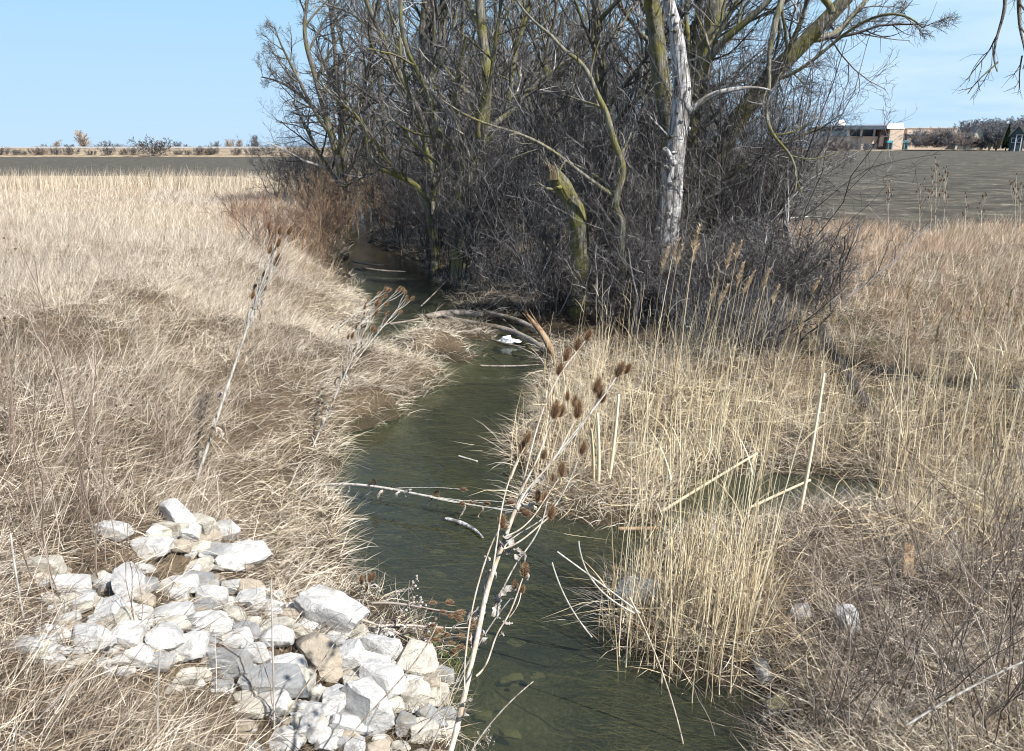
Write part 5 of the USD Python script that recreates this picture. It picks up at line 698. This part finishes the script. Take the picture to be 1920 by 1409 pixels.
for k, (px, py, h, w) in enumerate(FB):
    p = at_range(px, py + 4, 172); fb[k % 5 == 4].put((p[0], 172, float(emb(np.array([p[0]]), np.array([172.]))[0])), 50 * k, h * .116 / 1.7, 'bush on the road embankment, ' + w, 'bushes on the road embankment')
p = at_range(297, 292, 169); fb[0].put((p[0], 169, .9), 20, 2.0, 'big wide bare bush standing before the road embankment', 'bushes on the road embankment')
def far_tree(seed, mat, H=8.0, spread=.55, rmin=.05):
    g = np.random.default_rng(seed); t = thing('far_tree', 'x', 'tree'); n = 5; k = 7; z = np.linspace(0, 1, k); a = g.uniform(0, 6.28, n); Ps = np.stack([np.c_[np.cos(q) * spread * H * .35 * z ** 1.2, np.sin(q) * spread * H * .35 * z ** 1.2, z * H * g.uniform(.7, .95) - .2] for q in a]); Rs = np.tile(np.linspace(.22, .08, k), (n, 1))
    obj('trunk', tubes(Ps, Rs, 5), BARK, t); P1, R1 = kids(Ps, Rs, 9, g, (.25, 1), (25, 60), .42, .6, 5, .15, .08, .05); P2, R2 = kids(P1, R1, 8, g, (.15, 1), (25, 60), .5, .6, 4, .2, .08, rmin); P3, R3 = kids(P2, R2, 6, g, (.2, 1), (25, 60), .6, .7, 3, .2, .05, rmin * .8)
    obj('crown', join([tubes(P1, R1, 3), tubes(P2, R2, 3), tubes(P3, R3, 3)]), mat, t); return Sower(t)
FAWN = fibre('fawn_twigs', [(0, (.18, .14, .11)), (1, (.42, .34, .27))], [(0, (.16, .13, .10)), (1, (.40, .33, .27))], leaf=0)
BLUEGREY = fibre('distant_grey_twigs', [(0, (.06, .065, .075)), (1, (.22, .22, .23))], [(0, (.06, .06, .07)), (1, (.20, .20, .21))], leaf=0)
EVERGREEN = fibre('evergreen_needles', [(0, (.012, .025, .014)), (1, (.04, .07, .035))], [(0, (.012, .025, .014)), (1, (.04, .06, .03))], leaf=.1)
ft = [far_tree(610, FAWN, 8, .9), far_tree(611, BLUEGREY, 8, .9), far_tree(612, BLUEGREY, 8, .35)]
def far(which, px, base, h, y, label, group='trees on the far horizon'):
    p = at_range(px, base, y); ft[which].put((p[0], y, p[2] - .5), px * 3.1, (h * 1.3 * px_size(px, base, y) + .5) / 8.0, label, group)
for w, px, h, y, lab in [(0, 105, 15, 330, 'small round fawn tree at the far left horizon'), (0, 162, 30, 330, 'tallest round fawn tree standing alone on the left horizon'), (1, 202, 16, 360, 'grey tree right of the lone round one on the horizon'), (1, 130, 9, 360, 'low grey trees left of the lone round one'), (1, 222, 9, 380, 'low dark trees left of the big bush on the horizon'), (1, 250, 9, 380, 'low dark trees just left of the big bush'), (2, 267, 14, 330, 'thin pale tree by the big bush'), (1, 334, 15, 330, 'blue grey tree right of the big bush'), (1, 406, 15, 350, 'grey tree right of the blue grey one'),
    (0, 430, 18, 360, 'fawn trees in a long clump, left part'), (0, 447, 17, 360, 'fawn trees in a long clump, right part'), (1, 468, 11, 370, 'grey trees right of the fawn clump'), (2, 481, 24, 330, 'thin tall tree just left of the belt'), (1, 378, 8, 390, 'low trees left of the grey one'), (1, 185, 8, 390, 'low trees behind the lone round one'), (1, 90, 7, 390, 'low trees at the far left'), (1, 495, 10, 370, 'trees touching the belt on the horizon')]: far(w, px, 284, h, y, lab)
gh = np.random.default_rng(12)
for k in range(46): far(int(gh.choice([1, 1, 2])), 60 + 470 * k / 46 + gh.uniform(-4, 4), 284.5, gh.uniform(7, 12), 520 + gh.uniform(0, 60), 'tree in the low grey wooded line along the far left horizon', 'low wooded line on the left horizon')
for k, (px, h) in enumerate([(83, 12), (117, 22), (190, 18)]):
    p = at_range(px, 284, 420); t = thing('utility_pole', ['utility pole at the far left horizon', 'taller utility pole near the lone round tree', 'utility pole right of the lone round tree'][k], 'utility pole', None, (p[0], 420, p[2] - 1)); H = h * px_size(px, 284, 420) + 1; obj('pole', tubes(np.array([[0, 0, 0], [0, 0, H]]), np.array([.16, .12]), 6), LOGBARK, t); obj('crossarm', boxm(-1.1, 1.1, -.08, .08, H - .8, H - .6), LOGBARK, t)

# ---------------------------------------------------------------- right horizon: school building, houses, trees
TAN = plain('tan_brick', [(.3, (.40, .31, .24)), (.7, (.50, .40, .32))], scale=2.0); DARKBRICK = plain('dark_brown_brick', [(.3, (.07, .05, .045)), (.7, (.11, .08, .07))], scale=2.0); WHITEWALL = plain('white_cladding', [(.3, (.72, .73, .74)), (.7, (.8, .8, .8))], scale=1.0)
GLASS = look('dark_window_glass', {'p': ('principled_bsdf', {'base_color': (.02, .03, .045), 'roughness': .12})}, []); TEAL = plain('teal_metal', [(.3, (.05, .24, .29)), (.7, (.07, .30, .35))], rough=.5); SLATE = plain('dark_roof', [(.3, (.035, .045, .06)), (.7, (.06, .075, .095))], scale=2.0); SHINGLE = plain('grey_shingles', [(.3, (.12, .11, .11)), (.7, (.2, .19, .18))], scale=3.0); CREAM = plain('cream_siding', [(.3, (.60, .55, .42)), (.7, (.68, .63, .50))], scale=2.0); GREENWALL = plain('dark_green_siding', [(.3, (.05, .075, .075)), (.7, (.075, .10, .10))], scale=2.0); WHITEPAINT = plain('white_paint', [(.3, (.74, .74, .72)), (.7, (.8, .8, .78))])
YB = 255.0
def BX(px0, px1, py0, py1, d0, d1):                         # a block YB + d0 .. d1 ahead that covers those photograph pixels on its front
    a, b = at_range(px0, py1, YB + d0), at_range(px1, py0, YB + d0); return boxm(a[0], b[0], YB + d0, YB + d1, a[2], b[2])
t = thing('school_building', 'long low tan brick building with dark window bands and teal canopies beyond the field', 'building', None, (0, 0, 0))
obj('wall', BX(1664, 1696, 242, 284, 0, 30), TAN, t); obj('wall', BX(1696.3, 1796, 241, 284, 3, 30), TAN, t); obj('wall', BX(1613, 1646, 256, 284, 2, 30), TAN, t); obj('dark_wall', BX(1646.3, 1663.7, 241, 284, 1, 30), DARKBRICK, t)
obj('parapet', BX(1663.5, 1696.5, 240, 242.2, -.15, 30), WHITEPAINT, t); obj('parapet', BX(1697, 1797, 239.6, 241.2, 2.8, 30), TAN, t); obj('roof_block', BX(1664, 1695, 231, 240, 8, 26), WHITEWALL, t); obj('roof', BX(1581, 1663, 235.5, 243, -.6, 30), SLATE, t); obj('window_band', BX(1590, 1645.8, 243.2, 255.6, 4, 28), GLASS, t); obj('rear_wall', BX(1588, 1612.7, 250, 284, 5, 30), TAN, t)
for px in (1592, 1616, 1640): obj('pillar', BX(px - 2.2, px + 2.2, 243.2, 255.8, 3.2, 3.9), WHITEPAINT, t)
obj('window_band', BX(1697, 1788, 252, 256.5, 2.7, 2.95), GLASS, t)
for px in (1715, 1735, 1755, 1775): obj('mullion', BX(px - .5, px + .5, 252, 256.5, 2.55, 2.68), WHITEPAINT, t)
for px, d in ((1669.5, 0), (1699, 3)):
    obj('door', BX(px - 3, px + 3, 268, 283, d - .12, d - .01), GLASS, t); obj('canopy', BX(px - 5.5, px + 5.5, 264, 268, d - 1.6, d - .02), TEAL, t)
    for q in (-3.6, 3.6): obj('canopy_post', BX(px + q - .5, px + q + .5, 268.1, 283, d - 1.4, d - 1.2), TEAL, t)
obj('door', BX(1696.6, 1702, 256.8, 263, 2.75, 2.95), GLASS, t); obj('window', BX(1620, 1630, 270, 278, 1.85, 1.98), GLASS, t); obj('window', BX(1633, 1640, 270, 278, 1.85, 1.98), GLASS, t)
p = at_range(1575.5, 233, 420); m = trimesh.creation.icosphere(3, 1.0); r = 10 * px_size(1575, 233, 420); t = thing('domed_tank', 'white domed tank rising behind the buildings', 'tank', None, p); v = np.array(m.vertices) * [r, r, r * .72]; v[:, 2] = np.maximum(v[:, 2], -.35 * r); obj('bowl', (v + [0, 0, 0], m.faces), WHITEWALL, t, smooth=True); obj('leg', tubes(np.array([[0, 0, -16.], [0, 0, -.3 * r]]), np.array([r * .35, r * .3]), 12), WHITEWALL, t, smooth=True)
def gable(name, label, px0, px1, eave, ridge, base, y, wall, roof, depth=9, porch=False, rot=-.5):
    a, b = at_range(px0, base, y), at_range(px1, base, y); w = b[0] - a[0]; h = (base - eave) * px_size(px0, base, y); rg = (base - ridge) * px_size(px0, base, y); t = thing(name, label, 'house', None, ((a[0] + b[0]) / 2, y, a[2])); UsdGeom.Xformable(t).GetOrderedXformOps()[1].Set(Gf.Vec3f(0, 0, math.degrees(rot)))
    x = w / 2; V = np.array([(-x, 0, -1), (x, 0, -1), (x, 0, h), (0, 0, rg), (-x, 0, h), (-x, depth, -1), (x, depth, -1), (x, depth, h), (0, depth, rg), (-x, depth, h)]); F = np.array([(0, 1, 2), (0, 2, 4), (4, 2, 3), (6, 5, 9), (6, 9, 7), (7, 9, 8), (1, 6, 7), (1, 7, 2), (5, 0, 4), (5, 4, 9)]); obj('wall', (V, F), wall, t)
    for s in (-1, 1):
        e = np.array([s * (x + .35), 0, h - (rg - h) / x * .35]); n = unit(np.array([(rg - h) * s, 0, x])) * .16; A = np.array([[0, -.4, rg], [0, depth + .4, rg], [e[0], depth + .4, e[2]], [e[0], -.4, e[2]]]) + n * .3; q = trimesh.convex.convex_hull(np.vstack([A, A + n])); obj('roof', (np.array(q.vertices), np.array(q.faces)), roof, t)
    for wx in (-x * .45, x * .45): f = obj('window', boxm(wx - .5, wx + .5, -.06, -.01, h * .35, h * .35 + 1.3), WHITEPAINT, t); obj('pane', boxm(wx - .4, wx + .4, -.09, -.065, h * .35 + .1, h * .35 + 1.2), GLASS, f)
    if porch:
        obj('porch_roof', boxm(-x * .2, x * 1.6, -2.2, -.1, h - .2, h + .1), roof, t)
        for wx in (-x * .1, x * .7, x * 1.5): obj('porch_post', boxm(wx - .12, wx + .12, -2.1, -1.86, -1, h - .21), WHITEPAINT, t)
    return t
gable('house', 'cream gabled house with a grey roof right of the school building', 1824, 1842, 254, 240, 277, 240, CREAM, SHINGLE, 10, rot=-.35); gable('house', 'dark green house with a white posted porch at the right edge', 1893, 1915, 254, 239, 277, 215, GREENWALL, SHINGLE, 12, True, -.55); gable('house', 'pale low gabled building left of the school building', 1540, 1580, 252, 243, 282, 300, WHITEWALL, SHINGLE, 14, rot=.15); gable('house', 'small cream house half hidden by bushes between school and gabled house', 1806, 1814, 259, 251, 278, 250, CREAM, SHINGLE, 8, rot=-.3)
gq = np.random.default_rng(3)
sb_ = [Sower(shrub('far_bush', 620 + k, 'x', 4.0, 30, (BLUEGREY, BROWNSTEM)[k], None, 4.0, (9, 7, 2), .035, .55)) for k in range(2)]
for k, (px, base, h, w) in enumerate([(1716, 277, 22, 1), (1730, 277, 28, 1), (1743, 277, 32, 1), (1757, 277, 36, 1), (1770, 277, 34, 1), (1783, 277, 30, 1), (1795, 276, 24, 1), (1812, 276, 22, 1), (1855, 278, 40, 2), (1868, 278, 36, 1), (1600, 283, 24, 1), (1583, 284, 22, 1), (1625, 283, 14, 1), (1560, 286, 26, 1), (1540, 287, 30, 1), (1870, 278, 28, 1), (1835, 279, 18, 1), (1905, 278, 16, 1), (1850, 279, 20, 1)]):
    lab = 'bare bush before the school building' if k < 7 else ('tall bare tree between the two houses' if k == 8 else ['low bare tree by the houses', 'dark bare bush left of the school doors'][9 < k < 15])
    grp = 'bushes before the school building' if k < 7 else ('bare growth by the houses' if not 9 < k < 15 else 'bushes left of the school doors')
    if k in (8, 9): far(w, px, base, h, 232, lab, grp)
    else: p = at_range(px, base, 236); sb_[k % 2].put((p[0], 236, p[2] - .2), 47 * k, h * px_size(px, base, 236) / 4.4, lab, grp)
for k in range(22): far(1, 1800 + k * 8, 277, gq.uniform(32, 42) + k * .4, 330 + gq.uniform(0, 40), 'bare tree in the wooded line behind the houses', 'wooded line behind the houses')
p = at_range(1886, 277, 228); t = thing('conifer', 'dark evergreen conifer left of the green house', 'tree', None, p); H = 42 * px_size(1886, 272, 228); n = 900; u = gq.uniform(0, 1, n) ** .8; a = gq.uniform(0, 6.28, n); r = (1 - u) * H * .22 + .1; S = np.c_[np.cos(a) * r * .3, np.sin(a) * r * .3, u * H]; E = np.c_[np.cos(a) * r, np.sin(a) * r, u * H - .2 * r]; obj('trunk', tubes(np.array([[0, 0, -1.], [0, 0, H * .9]]), np.array([.16, .04]), 6), BARK, t); obj('crown', ribbons(np.stack([S, (S + E) / 2, E], 1), np.full(n, .5), gq), EVERGREEN, t)
